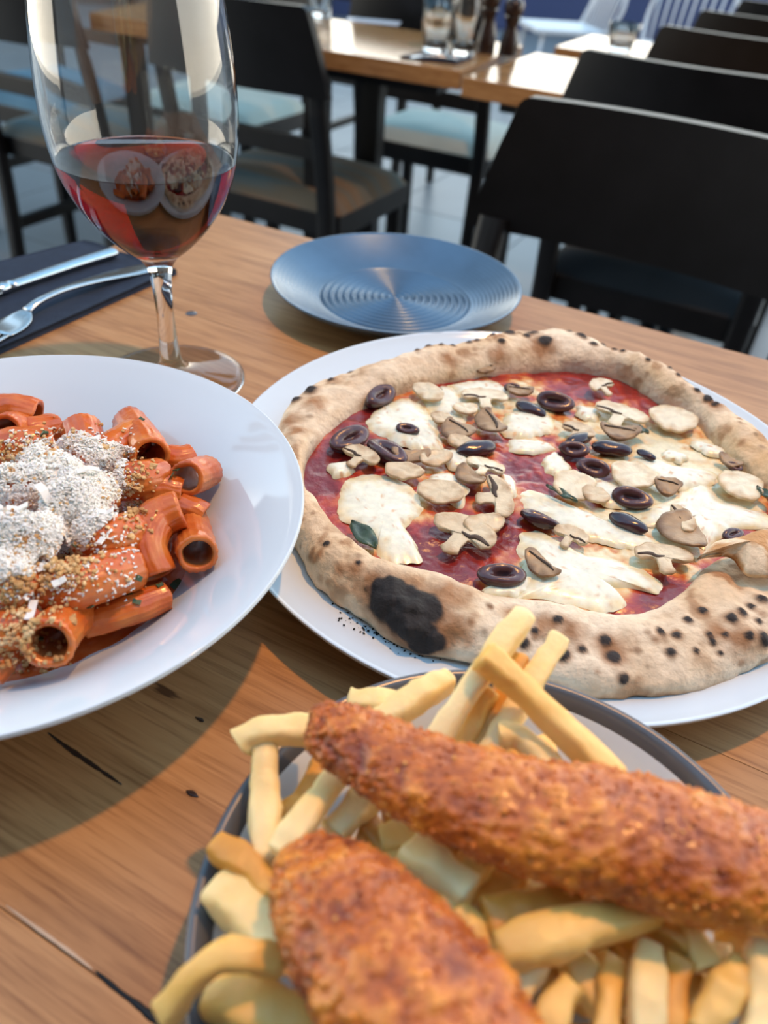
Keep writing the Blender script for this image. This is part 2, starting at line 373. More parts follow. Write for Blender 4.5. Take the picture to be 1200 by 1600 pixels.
# ------------------------------------------------------------------ plates
PC = Vector((-.1530, .2393, TZ)); PR = .1197
ZC = Vector((.0754, .3327, TZ)); ZR = .1599
DC = Vector((-.0057, .5743, TZ)); DR = .0963
FC = Vector((.0431, .0963, TZ)); FR = .0862
def smooth_prof(p, n):
    q = bez([Vector((a, b, 0)) for a, b in p], n); return [(max(0, w.x), w.y) for w in q]
prof = smooth_prof([(0, .0115), (.03, .0115), (.052, .0120), (.064, .0150), (.074, .0215), (.087, .0320), (.102, .0425), (.114, .0495), (.1182, .0516)], 46) + \
       smooth_prof([(.1182, .0516), (.1194, .0521), (.1197, .0513), (.1188, .0494), (.106, .0405), (.087, .0268), (.070, .0130), (.056, .0045)], 22)[1:] + [(.048, 0), (.042, 0), (.041, .0025), (0, .0028)]
pasta_plate = obj('pasta_plate', *lathe(prof, 160), M['porcelain'], loc=PC)
tag(pasta_plate, 'wide white rimmed plate holding the rigatoni in tomato sauce', 'plate')
prof = smooth_prof([(0, .010), (.06, .010), (.115, .0105), (.138, .0135), (.152, .0185), (.1585, .0222)], 36) + \
       smooth_prof([(.1585, .0222), (.1596, .0224), (.1599, .0214), (.156, .0165), (.135, .007), (.11, .0015)], 18)[1:] + [(.10, 0), (.093, 0), (.092, .002), (0, .002)]
pizza_plate = obj('pizza_plate', *lathe(prof, 160), M['porcelain'], loc=ZC)
tag(pizza_plate, 'large round white plate underneath the mushroom and olive pizza', 'plate')
# dark ridged side plate
pr = []
for i in range(260):
    r = .0945 * i / 259
    if r < .059: z = .0055 + .0011 * math.cos(2 * PI * r / .0056) * (1 if r > .0015 else .6)
    else:
        u = (r - .059) / (.0945 - .059); z = .0055 + .0165 * (u ** 1.25) + .00006 * math.cos(2 * PI * r / .0030)
    pr.append((r, z))
pr[0] = (0, pr[0][1])
pr += smooth_prof([(.0945, .0220), (.0960, .0224), (.0963, .0212), (.093, .0175), (.078, .0085), (.062, .002)], 16)[1:] + [(.056, 0), (.05, 0), (.049, .0018), (0, .0018)]
side_plate = obj('side_plate', *lathe(pr, 160), M['dark_glaze'], loc=DC)
tag(side_plate, 'empty dark blue-grey side plate with concentric ridges', 'plate')
# fish plate: white coupe with a grey rim band
fish_plate = empty('fish_plate', FC)
tag(fish_plate, 'white plate with a grey rim holding the fish and chips', 'plate')
pin = smooth_prof([(0, .009), (.042, .009), (.056, .0110), (.069, .0200), (.0795, .0325)], 30)
pout = smooth_prof([(.0840, .0305), (.0755, .0212), (.066, .0115), (.056, .0035)], 12) + [(.050, 0), (.044, 0), (.043, .002), (0, .002)]
rim = smooth_prof([(.0795, .0325), (.0812, .0354), (.0834, .0374), (.0852, .0375), (.0862, .0360), (.0856, .0332), (.0840, .0305)], 22)
obj('plate_body', *join([lathe(pin, 128), lathe(pout, 128)]), M['porcelain_fish'], fish_plate)
o = obj('rim_band', *lathe(rim, 128), M['rim_grey'], fish_plate); o['label'] = 'grey glazed rim band'

# ------------------------------------------------------------------ pizza
pz = empty('pizza', ZC + Vector((0, 0, .010)))
tag(pz, 'wood-fired pizza with blistered crust, mushrooms, black olives and melted mozzarella', 'pizza')
PO = pz.location.copy()
def polar(pts, center, z):
    out = []
    for x, y, *zz in pts:
        q = at(x, y, TZ + (zz[0] if zz else z)) - center
        out.append((math.atan2(q.y, q.x) % (2 * PI), math.hypot(q.x, q.y)))
    out.sort(); a = np.array([o_[0] for o_ in out]); b = np.array([o_[1] for o_ in out])
    a = np.concatenate([a - 2 * PI, a, a + 2 * PI]); b = np.concatenate([b, b, b])
    return lambda t: np.interp(t, a, b)
far, near = .036, .021
outl = polar([(432, 655, .03), (440, 612, .034), (455, 590, far), (482, 572, far), (530, 560, far), (580, 556, far), (640, 534, far), (700, 523, far), (760, 515, far), (830, 500, far), (870, 499, far), (910, 512, far),
              (960, 536, far), (1030, 566, far), (1090, 600, far), (1140, 622, far), (1190, 655, far), (1250, 700, far), (1310, 770, .03), (1330, 850, .028), (1300, 940, .024), (1240, 1010, near),
              (1200, 1028, near), (1150, 1048, near), (1100, 1062, near), (1020, 1078, near), (950, 1076, near), (900, 1064, near), (850, 1050, near), (800, 1038, near), (740, 1025, near), (690, 1018, near), (650, 1006, near), (600, 982, near),
              (560, 955, near), (520, 920, near), (480, 880, near), (455, 830, .024), (440, 760, .026), (432, 700, .028)], ZC, .03)
innl = polar([(474, 745), (480, 715), (505, 685), (535, 655), (590, 628), (650, 607), (740, 590), (820, 580), (900, 578), (975, 592), (1030, 630), (1075, 645), (1110, 685), (1150, 730), (1190, 765), (1215, 800), (1180, 850), (1120, 868), (1092, 893), (1062, 928), (1020, 952), (960, 962), (900, 955),
              (830, 938), (790, 930), (750, 925), (700, 902), (640, 886), (590, 880), (555, 855), (520, 815), (485, 785)], ZC, .024)
NT, NS = 900, 64
th = np.linspace(0, 2 * PI, NT, endpoint=False)
def smooth_per(a, w):
    k_ = np.hanning(w); k_ /= k_.sum(); p = np.concatenate([a[-w:], a, a[:w]]); return np.convolve(p, k_, 'same')[w:-w]
Ro = smooth_per(outl(th), 35); Ri = smooth_per(innl(th), 30)
ZS = .0135                                    # height of the filled surface above the pizza's base
hh = np.array([.0195 + .0085 * (max(0.0, math.sin(t + .35)) ** .7) + .0045 * noise.noise(Vector((math.cos(t) * 2.2, math.sin(t) * 2.2, 4.0))) for t in th])
V = []
for i, t in enumerate(th):
    ct, st = math.cos(t), math.sin(t); w = Ro[i] - Ri[i]
    for j in range(NS):
        s = j / (NS - 1)
        if s < .74:                           # inner foot, over the top, down to the widest point
            ph = PI - (s / .74) * PI
            r = Ri[i] + w * .5 * (1 + math.cos(ph)); z = (ZS - .004) + (hh[i] - ZS + .006) * max(0, math.sin(ph)) ** .72 + (ZS - .004) * (-.45) * (s / .74) ** 2
        else:                                 # underside curls in to the base
            u = (s - .74) / .26; r = Ro[i] - .014 * u ** 1.6; zb = (ZS - .004) * .55; z = zb * (1 - u) ** .8
        V.append((r * ct, r * st, max(0, z)))
V = np.array(V)
prof_j = np.array([j / (NS - 1) for j in range(NS)])
mask = np.clip(np.sin(np.clip(prof_j / .92, 0, 1) * PI) * 1.6, 0, 1)
mask = np.tile(mask, NT)
# lumps and wrinkles
nrm = np.zeros_like(V)
G = V.reshape(NT, NS, 3)
du = np.roll(G, -1, 0) - np.roll(G, 1, 0); dv = np.gradient(G, axis=1)
nr = np.cross(du, dv); nr /= np.maximum(1e-9, np.linalg.norm(nr, axis=2, keepdims=True))
if nr[0, 24, 2] < 0: nr = -nr
nr = nr.reshape(-1, 3)
d1 = np.array([noise.noise(Vector(p) * 42) for p in V]) * .0034
d2 = np.array([noise.noise(Vector(p) * 130 + Vector((5, 2, 1))) for p in V]) * .0011
d3 = np.array([abs(noise.noise(Vector(p) * 85 + Vector((1, 8, 3)))) for p in V]) * -.0012
V = V + nr * ((d1 + d2 + d3) * mask)[:, None]
Fq = []
for i in range(NT):
    k_ = (i + 1) % NT
    for j in range(NS - 1): Fq.append((i * NS + j, k_ * NS + j, k_ * NS + j + 1, i * NS + j + 1))
bvh = BVHTree.FromPolygons([Vector(p) + PO for p in V], Fq)
def on(bv, px, py):
    for dy in (0, 3, 6, 10, 15, 21, 28):
        h = bv.ray_cast(CAM, ray(px, py + dy).normalized())
        if h[0] is not None: return h[0]
    return None
# colour of the baked dough
low = np.array([noise.noise(Vector(p) * 22 + Vector((3, 3, 3))) for p in V])
mid_ = np.array([noise.noise(Vector(p) * 95 + Vector((9, 1, 2))) for p in V])
fine = np.array([noise.noise(Vector(p) * 240) for p in V])
pale = np.array((.80, .66, .48)); tan = np.array((.62, .40, .20)); brown = np.array((.30, .135, .05)); black = np.array((.014, .011, .010))
a1 = np.clip(.34 + .75 * low + .35 * mid_, 0, 1)[:, None]
C = pale * (1 - a1) + tan * a1
a2 = (np.clip((mid_ + .5 * fine - .12) * 2.8, 0, 1) * np.clip(.5 + 1.3 * low, 0, 1))[:, None]
C = C * (1 - a2 * .85) + brown * a2 * .85
a3 = (np.clip((prof_j - .70) / .12, 0, 1) * .45); a3 = np.tile(a3, NT)[:, None]
C = C * (1 - a3) + brown * 1.15 * a3
sp = [(872, 968, 9), (945, 1002, 10), (958, 1027, 12), (1033, 987, 8), (1057, 992, 8), (1048, 1019, 8), (1075, 968, 7), (1098, 955, 8), (1108, 992, 6), (1113, 1003, 6), (1133, 991, 5), (1143, 966, 10), (1160, 957, 8), (1173, 948, 7),
      (1170, 993, 8), (1193, 998, 12), (880, 1023, 11), (910, 1015, 7), (975, 1060, 9), (1088, 1017, 5), (1125, 1020, 4), (1185, 970, 6), (1190, 935, 9), (835, 985, 7), (820, 1005, 9),
      (485, 582, 12), (517, 583, 6), (547, 582, 5), (463, 603, 8), (670, 538, 6), (652, 537, 5), (708, 530, 5), (733, 525, 5), (783, 533, 6), (797, 518, 9), (770, 513, 5), (852, 533, 12), (833, 507, 10), (823, 525, 6),
      (908, 522, 9), (928, 537, 6), (943, 533, 5), (960, 543, 4), (973, 548, 4), (1013, 562, 4), (1047, 572, 3), (1090, 607, 6), (1117, 610, 6), (1107, 620, 8), (560, 880, 5), (575, 920, 6), (510, 850, 6), (1060, 580, 4), (890, 515, 5), (745, 522, 5), (690, 535, 4)]
soft = [(450, 657, 18), (463, 673, 15), (492, 627, 18), (700, 560, 12), (780, 555, 14), (555, 890, 14), (700, 930, 30), (690, 985, 26), (580, 905, 12), (890, 985, 22), (850, 975, 20), (1160, 1000, 22), (1120, 985, 16), (960, 1015, 22), (845, 545, 20), (1120, 625, 16), (720, 985, 18), (800, 960, 18), (530, 890, 10)]
rg = np.random.default_rng(3)
for q in range(110):                           # small random blisters round the outer side
    i0 = int(rg.integers(0, NT)) * NS + int(rg.integers(20, 46)); rr = rg.uniform(.0007, .0018); d = np.linalg.norm(V - V[i0], axis=1) / rr + .4 * fine
    k_ = np.clip(1.5 - d * .8, 0, 1)[:, None] * rg.uniform(.4, .95); C = C * (1 - k_) + brown * rg.uniform(.4, 1.1) * k_
disp = np.zeros(len(V)); BK = np.zeros(len(V))
VW = V + np.array(PO)
for px, py, r in soft:
    h = on(bvh, px, py)
    if h is None: continue
    rr = r / ppm(h); d = np.linalg.norm(VW - np.array(h), axis=1) / rr + .5 * fine + .4 * mid_
    k_ = np.clip(1.25 - d * .75, 0, 1)[:, None] * .9
    C = C * (1 - k_) + brown * 1.1 * k_
for px, py, r in sp:
    h = on(bvh, px, py)
    if h is None: continue
    rr = max(r, 4.5) / ppm(h); d = np.linalg.norm(VW - np.array(h), axis=1) / rr + .25 * fine
    k_ = np.clip(1.75 - d * .95, 0, 1)[:, None] * .8; C = C * (1 - k_) + brown * k_
    k_ = np.clip((1.15 - d) * 3, 0, 1)[:, None]; C = C * (1 - k_) + (black * 2.0) * k_
    disp += np.clip(1.1 - d, 0, 1) ** .6 * rr * .55
for px, py, rx in [(620, 938, 42), (652, 952, 38), (600, 932, 30), (636, 968, 34), (662, 998, 28), (640, 985, 22), (685, 1003, 16)]:
    h = on(bvh, px, py)
    if h is None: continue
    rr = rx / ppm(h); d = np.linalg.norm(VW - np.array(h), axis=1) / rr + .22 * fine + .2 * mid_
    k_ = np.clip(1.7 - d, 0, 1)[:, None] * .8; C = C * (1 - k_) + brown * .8 * k_; BK = np.maximum(BK, np.clip((1.08 - d) * 4, 0, 1))
    disp += np.clip(1.05 - d, 0, 1) ** .7 * .0022 * (1 + .6 * mid_)
C = C * (1 - BK[:, None]) + black * BK[:, None]
V = V + nr * disp[:, None]
crust = obj('crust', V, Fq, M['crust'], pz)
crust['label'] = 'puffy blistered pizza crust with leopard spots and one burnt patch'
tint(crust, C)
bvh = BVHTree.FromPolygons([Vector(p) + PO for p in V], Fq)

# filled surface: tomato with melted cheese and orange oil run into it
v, f, cols = [], [], []
nr_, na = 96, 400
CREAM = [(880, 660, 60, .35), (1000, 690, 90, .75), (1090, 720, 70, .7), (1100, 800, 90, .8), (960, 800, 70, .7), (900, 900, 90, .8), (700, 740, 60, .55), (620, 650, 50, .6), (690, 630, 50, .5), (790, 660, 50, .6), (600, 800, 60, .3), (830, 620, 50, .4), (760, 920, 30, .6), (1050, 860, 60, .6), (780, 770, 30, .3), (1150, 800, 60, .5), (960, 650, 50, .45)]
RED = [(500, 745, 40, 1.0), (530, 700, 30, .7), (700, 890, 50, 1.0), (670, 850, 40, .8), (770, 830, 50, .6), (860, 730, 50, .5), (900, 595, 50, .5), (1020, 620, 45, 1.1), (560, 640, 40, .5), (1030, 935, 40, 1.1), (1150, 832, 30, 1.0), (760, 700, 40, .3), (930, 745, 40, .4), (870, 905, 18, .9), (700, 600, 40, .5)]
for i in range(nr_):
    s_ = i / (nr_ - 1)
    for j in range(na):
        t = 2 * PI * j / na; R_ = (np.interp(t, th, Ri) + .004) * s_
        p = Vector((R_ * math.cos(t), R_ * math.sin(t), 0))
        n1, n2, n3 = noise.noise(p * 60), noise.noise(p * 130 + Vector((3, 0, 0))), noise.noise(p * 320)
        z = ZS - .001 + .0012 * n1 + .0008 * n2 + .0004 * n3
        v.append((p.x, p.y, z))
        x, y = proj(PO + Vector((p.x, p.y, z)))
        b_ = .12 + .55 * n1 + .5 * n2 + .3 * n3
        for cx, cy, r_, w_ in CREAM: b_ += w_ * math.exp(-((x - cx) ** 2 + ((y - cy) * 1.5) ** 2) / r_ ** 2)
        for cx, cy, r_, w_ in RED: b_ -= w_ * math.exp(-((x - cx) ** 2 + ((y - cy) * 1.5) ** 2) / r_ ** 2)
        stops = [(-.3, (.20, .012, .010)), (.05, (.36, .026, .014)), (.3, (.52, .085, .020)), (.5, (.66, .24, .06)), (.68, (.78, .52, .22)), (.95, (.83, .74, .47))]
        b_ = min(.95, max(-.3, b_))
        for (p0, c0), (p1, c1) in zip(stops, stops[1:]):
            if b_ <= p1:
                u_ = (b_ - p0) / (p1 - p0); cols.append([c0[q] + (c1[q] - c0[q]) * u_ for q in range(3)]); break
for i in range(nr_ - 1):
    for j in range(na):
        k_ = (j + 1) % na; f.append((i * na + j, (i + 1) * na + j, (i + 1) * na + k_, i * na + k_))
o = obj('tomato_sauce', v, f, M['filling'], pz); tint(o, np.array(cols))
o['label'] = 'red tomato sauce with melted cheese and orange oil run through it'
SURF = PO.z + ZS + .0005

def px_poly(pts, z): return [at(x, y, z) for x, y in pts]
def blob(name, pts, mat, parent, h=.0022, z=None, base=None, seed=0.0, rings=9, n=64, wob=.0012):
    """domed puddle with the given outline"""
    z = SURF if z is None else z
    P_ = px_poly(pts, z); c = sum(P_, Vector()) / len(P_)
    out = bez(P_ + [P_[0]], n + 1)[:-1]
    n_ = len(out); v, f = [], []
    for i in range(rings):
        s = i / (rings - 1)
        for q in out:
            d = q - c; w = 1 + wob / max(.004, d.length) * noise.noise(q * 240 + Vector((seed, 0, 0))) * s
            p = c + d * s * w
            lift = h * (1 - s ** 4) * (1 + .55 * noise.noise(p * 85 + Vector((seed, seed, 0)))) - .0012 * s ** 6
            v.append(Vector((p.x, p.y, z + lift)))
    for i in range(rings - 1):
        for j in range(n_):
            k_ = (j + 1) % n_; f.append((i * n_ + j, (i + 1) * n_ + j, (i + 1) * n_ + k_, i * n_ + k_))
    o = obj(name, local(v, base if base is not None else PO), f, mat, parent)
    cols = []
    for i in range(rings):
        s = i / (rings - 1)
        for q in range(n_):
            p = v[i * n_ + q]; e_ = max(0, min(1, (s - .62) * 2.0 + .9 * noise.noise(p * 190))) * .8
            w_ = np.array((.85, .83, .66)) * (1 - e_) + np.array((.82, .62, .28)) * e_
            k2 = max(0, min(1, (noise.noise(p * 330 + Vector((seed, 0, 0))) - .38) * 4)) * .7
            cols.append(w_ * (1 - k2) + np.array((.66, .30, .08)) * k2)
    tint(o, np.array(cols)); return o
mozz = [[(537, 747), (580, 738), (627, 748), (655, 775), (660, 800), (637, 822), (653, 853), (657, 875), (627, 878), (590, 868), (587, 845), (563, 823), (528, 805), (531, 772)],
        [(577, 647), (607, 627), (640, 620), (673, 647), (690, 687), (683, 709), (653, 702), (633, 697), (600, 680), (575, 667)],
        [(655, 617), (680, 606), (705, 602), (732, 640), (722, 662), (690, 652)],
        [(690, 700), (722, 708), (737, 727), (702, 732)], [(660, 747), (700, 735), (732, 765), (717, 792), (690, 772)],
        [(808, 768), (833, 763), (883, 783), (940, 808), (1007, 833), (1042, 853), (1013, 860), (960, 852), (910, 839), (850, 812), (818, 792)],
        [(810, 833), (840, 825), (873, 843), (912, 862), (950, 868), (992, 882), (1030, 905), (1030, 925), (992, 918), (948, 918), (982, 938), (960, 954), (900, 946), (835, 932), (803, 934), (820, 892), (810, 860)],
        [(997, 793), (1027, 787), (1067, 765), (1100, 753), (1133, 780), (1197, 800), (1210, 822), (1153, 825), (1127, 841), (1100, 855), (1083, 838), (1073, 806), (1033, 822), (1005, 814)],
        [(973, 720), (1013, 711), (1053, 728), (1122, 738), (1102, 760), (1053, 764), (1017, 742)],
        [(790, 645), (833, 638), (867, 655), (857, 675), (813, 684), (785, 676)], [(795, 685), (845, 688), (870, 698), (850, 707), (800, 703)],
        [(848, 715), (867, 706), (890, 728), (879, 742), (853, 735)], [(900, 634), (935, 640), (932, 657), (905, 650)],
        [(1080, 687), (1132, 700), (1137, 716), (1092, 702)], [(750, 920), (788, 905), (832, 902), (820, 927), (780, 932)],
        [(700, 600), (760, 592), (800, 610), (770, 640), (730, 632)], [(780, 735), (800, 745), (808, 775), (790, 772)], [(512, 727), (545, 722), (552, 738), (520, 745)],
        [(930, 745), (975, 760), (990, 790), (950, 790), (925, 770)], [(1040, 700), (1075, 712), (1062, 722), (1035, 714)]]
for i, q in enumerate(mozz):
    blob('mozzarella', q, M['mozz'], pz, h=.0016 + .0004 * math.sin(i * 2.3), seed=i * 3.7, rings=16, n=96, wob=.0022)

def local_axes(px, py, L, ang, z):
    a = math.radians(ang); c = at(px, py, z)
    e1 = at(px + L / 2 * math.cos(a), py + L / 2 * math.sin(a), z); ax = e1 - c
    return c, ax.length, math.atan2(ax.y, ax.x)
def olive(px, py, L, ang, kind, tilt=0.0):
    c, hl, rz = local_axes(px, py, L, ang, SURF + .004)
    hw = hl * .54
    if kind == 'whole':
        v, f = [], []; nu, nv = 22, 16
        for i in range(nu + 1):
            u = -1 + 2 * i / nu; rr = math.sqrt(max(0, 1 - abs(u) ** 2.3))
            for j in range(nv):
                a = 2 * PI * j / nv; w = 1 + .06 * math.sin(3 * a + 5 * u)
                v.append((u * hl, hw * .85 * rr * w * math.cos(a), hw * .62 * rr * w * math.sin(a)))
        for i in range(nu):
            for j in range(nv):
                k_ = (j + 1) % nv; f.append((i * nv + j, i * nv + k_, (i + 1) * nv + k_, (i + 1) * nv + j))
        zc = .0015
    else:                                           # halved and pitted: rounded shell with a hollow, or a ring slice
        v, f = [], []; n = 36; deep = .35 if kind == 'half' else .55
        prof = [(.26, -.02 if kind == 'half' else -.45), (.34, .08), (.46, .30), (.62, .40), (.82, .38), (.97, .22), (1.0, -.05), (.94, -.35), (.75, -.55)]
        for r_, z_ in prof:
            for j in range(n):
                a = 2 * PI * j / n; inn = 1.0 if r_ > .6 else (.9 + .12 * math.sin(2 * a + 1)); sy = 1.0 if r_ > .6 or kind == 'ring' else .62
                w = 1 + .03 * math.sin(3 * a + px)
                v.append((hl * r_ * inn * w * math.cos(a), hw * r_ * inn * sy * w * math.sin(a), hw * z_ * (1 + .25 * math.sin(a * 2 + py))))
        v.append((0, 0, -hw * (.06 if kind == 'half' else .42))); ci = len(v) - 1
        for i in range(len(prof) - 1):
            for j in range(n):
                k_ = (j + 1) % n; f.append((i * n + j, (i + 1) * n + j, (i + 1) * n + k_, i * n + k_))
        for j in range(n): f.append((ci, j, (j + 1) % n))
        zc = .0022
    o = obj('olive_slice', v, f, M['olive'] if kind == 'whole' else M['olive_cut'], pz)
    if kind != 'whole':
        o.data.materials.append(M['olive'])
        for p_ in o.data.polygons:
            if p_.index >= 5 * 36 and p_.index < 8 * 36: p_.material_index = 1
    o.location = c - PO + Vector((0, 0, zc - .003)); o.rotation_euler = (tilt, 0, rz)
    return o
for q in [(547, 684, 62, -25, 'half', .35), (605, 703, 68, 30, 'half', -.1), (595, 617, 46, -30, 'half', .5), (637, 668, 38, 10, 'half', .3), (745, 697, 62, -10, 'whole'), (830, 636, 52, 22, 'whole'), (868, 626, 62, 12, 'half', .7),
          (785, 897, 78, 2, 'ring', .1), (843, 808, 66, 20, 'half', -.5), (983, 813, 68, 24, 'whole'), (988, 776, 68, 14, 'half', .6), (898, 700, 50, 8, 'half', .6), (957, 697, 66, 8, 'whole'), (928, 729, 56, 14, 'half', .8),
          (1011, 707, 34, 25, 'whole'), (1146, 833, 32, -15, 'half', .3), (681, 604, 24, 20, 'whole'), (1148, 727, 30, 20, 'half', .4), (800, 603, 26, 0, 'half', .4), (905, 683, 40, -20, 'whole')]:
    olive(*q)
def mushroom(px, py, L, ang, asp, kind, tilt=0.0, pale=False):
    """kind 'slice': cap-and-stem outline with dark gill line; 'disc': round cut piece; 'strip': browned curl"""
    c, hl, rz = local_axes(px, py, L, ang, SURF + .003)
    if kind == 'slice':
        ol = []
        for i in range(26):                         # domed cap
            a = PI * i / 25; ol.append((math.cos(a), .18 + .82 * math.sin(a)))
        ol += [(-.95, -.02), (-.72, -.12), (-.40, .02), (-.24, -.06), (-.22, -.50), (-.27, -.72), (-.10, -.82), (.12, -.82), (.27, -.70), (.22, -.48), (.24, -.04), (.42, .02), (.74, -.12), (.96, -.02)]
        ol = [(x, (y - .1) * asp * 1.1) for x, y in ol]
    elif kind == 'disc':
        ol = [((1 + .05 * math.sin(3 * a + px)) * math.cos(a), asp * (1 + .06 * math.sin(4 * a + py)) * math.sin(a)) for a in [2 * PI * i / 40 for i in range(40)]]
    else:
        ol = [(math.cos(a), asp * (math.sin(a) * (1 + .2 * math.sin(2 * a + px)) + .25 * math.cos(2 * a))) for a in [2 * PI * i / 40 for i in range(40)]]
    ol = [(x * (1 + .10 * noise.noise(Vector((x * 2 + px, y * 2, 0)))) + .04 * noise.noise(Vector((x * 7 + px, y * 7, 1))), y * (1 + .14 * noise.noise(Vector((x * 2, y * 2 + py, 3)))) + .04 * noise.noise(Vector((x * 7, y * 7 + py, 2)))) for x, y in ol]
    n = len(ol); th_ = .0009; v, f = [], []
    def curl(x, y): return .10 * hl * (x * x) * (1 if kind != 'strip' else 1.8) + .0006 * noise.noise(Vector((x * 3 + px, y * 3 + py, 0)))
    rs = [0.0, .35, .65, .88, 1.0]
    for top in (1, 0):
        for s in rs:
            for x, y in ol:
                e = (s > .95) * .35
                v.append((x * s * hl, y * s * hl, curl(x * s, y * s) + (th_ * (1 - e) if top else -th_ * (1 - e))))
    m = len(rs)
    for t_ in (0, 1):
        for i in range(m - 1):
            for j in range(n):
                k_ = (j + 1) % n; b0 = t_ * m * n
                q = (b0 + i * n + j, b0 + (i + 1) * n + j, b0 + (i + 1) * n + k_, b0 + i * n + k_)
                f.append(q if t_ == 0 else q[::-1])
    for j in range(n):
        k_ = (j + 1) % n; f.append(((m - 1) * n + j, (2 * m - 1) * n + j, (2 * m - 1) * n + k_, (m - 1) * n + k_))
    mt = M['mush_tint']
    o = obj('mushroom_slice', v, f, mt, pz)
    ctr_c, edge_c = ((.80, .72, .52), (.60, .42, .22)) if pale else (((.42, .28, .15), (.17, .09, .04)) if kind == 'strip' else ((.70, .57, .37), (.40, .24, .11)))
    cols = []
    for q in v:
        s_ = min(1.3, math.hypot(q[0] / hl, q[1] / (hl * asp))); g_ = noise.noise(Vector((q[0] * 220 + px, q[1] * 220 + py, 0)))
        e_ = max(0, min(1, (s_ - .55) * 1.5 + .9 * g_))
        cols.append([ctr_c[c_] * (1 - e_) + edge_c[c_] * e_ for c_ in range(3)])
    tint(o, np.array(cols))
    o.location = c - PO + Vector((0, 0, .0004 + abs(tilt) * hl * asp * .5)); o.rotation_euler = (tilt, 0, rz)
    if kind == 'slice':                             # the dark gill crescent under the cap
        for sgn in ((-1,) if (px + py) % 2 else (1,)):
            pts = [(-sgn * .05, .10), (sgn * .22, .04), (sgn * .40, .13), (sgn * .64, .09), (sgn * .90, -.03)]
            P_ = [Vector((x * hl, (y - .04) * asp * 1.1 * hl, curl(x, y) + th_ * 1.1)) for x, y in pts]
            vv, ff = sweep(bez(P_, 12), circ(8), [((.02 + .075 * math.sin(PI * (i + .5) / 12)) * hl, .0005) for i in range(12)])
            obj('gills', vv, ff, M['gill'], o)
    elif kind == 'strip' and int(px) % 3 != 0:
        P_ = [Vector((x * hl, y * hl, curl(x, y) + th_ * 1.1)) for x, y in [(-.8, .1 * asp), (-.3, .3 * asp), (.3, .25 * asp), (.7, .0)]]
        vv, ff = sweep(bez(P_, 12), circ(8), [((.02 + .06 * math.sin(PI * (i + .5) / 12)) * hl, .0005) for i in range(12)])
        obj('gills', vv, ff, M['gill'], o)
    return o
for q in [(722, 838, 104, 25, .85, 'slice', .05), (755, 822, 62, -12, .6, 'disc', .2), (688, 770, 74, 6, .75, 'disc', .1), (773, 780, 70, 76, .55, 'slice', .1), (757, 733, 64, 18, .85, 'slice', -.1, True), (562, 717, 58, 25, .8, 'slice', .1), (642, 713, 62, 4, .5, 'strip', .2),
          (630, 738, 62, 8, .6, 'disc', .15), (670, 616, 50, 24, .6, 'disc', .3, True), (757, 624, 74, 4, .8, 'slice', 0, True), (716, 673, 48, 30, .8, 'strip', .1), (767, 663, 46, 55, .55, 'strip', .2), (895, 762, 62, -14, .8, 'disc', .2, True), (988, 744, 74, 12, .95, 'disc', .05, True), (1042, 760, 46, 12, .8, 'strip', .2),
          (1050, 656, 74, 4, .95, 'disc', .05, True), (968, 651, 88, 18, .75, 'slice', .05, True), (902, 677, 54, 20, .9, 'slice', .1), (1156, 760, 70, 5, 1.0, 'disc', .05, True), (1035, 874, 92, 6, .8, 'slice', -.05), (890, 842, 58, 25, .9, 'slice', .1), (845, 884, 66, 36, .5, 'strip', .15), (1068, 832, 64, 70, .7, 'strip', .1),
          (940, 608, 34, -15, .9, 'slice', .2, True), (968, 676, 66, 8, .6, 'strip', .1), (718, 692, 40, 10, .7, 'disc', .2), (1140, 722, 42, 25, .6, 'strip', .1), (735, 745, 46, 40, .6, 'strip', .1), (930, 775, 44, 30, .8, 'disc', .1), (680, 718, 50, -10, .6, 'disc', .2), (1060, 815, 50, 60, .7, 'slice', .2),
          (755, 575, 40, 10, .8, 'strip', .1), (727, 640, 40, 0, .7, 'disc', .1, True), (812, 612, 44, 5, .6, 'strip', .1), (690, 655, 34, 20, .8, 'disc', .1)]:
    mushroom(*q)
def leaf(px, py, L, ang, asp):
    c, hl, rz = local_axes(px, py, L, ang, SURF + .002)
    v, f = [], []; n = 14
    for i in range(n + 1):
        u = -1 + 2 * i / n; w = asp * (1 - u * u) ** .7
        for s in (-1, -.5, 0, .5, 1):
            v.append((u * hl, s * w * hl, .0022 + .0009 * abs(s) + .0006 * math.sin(6 * u + 3 * s)))
    for i in range(n):
        for j in range(4): f.append((i * 5 + j, i * 5 + j + 1, (i + 1) * 5 + j + 1, (i + 1) * 5 + j))
    o = obj('basil_leaf', v, f, M['basil'], pz); o.location = c - PO; o.rotation_euler = (0, 0, rz)
    md = o.modifiers.new('thickness', 'SOLIDIFY'); md.thickness = .0007
for q in [(568, 843, 58, 48, .45), (876, 778, 56, 28, .25), (998, 678, 30, 20, .6), (1192, 778, 34, 40, .4)]: leaf(*q)
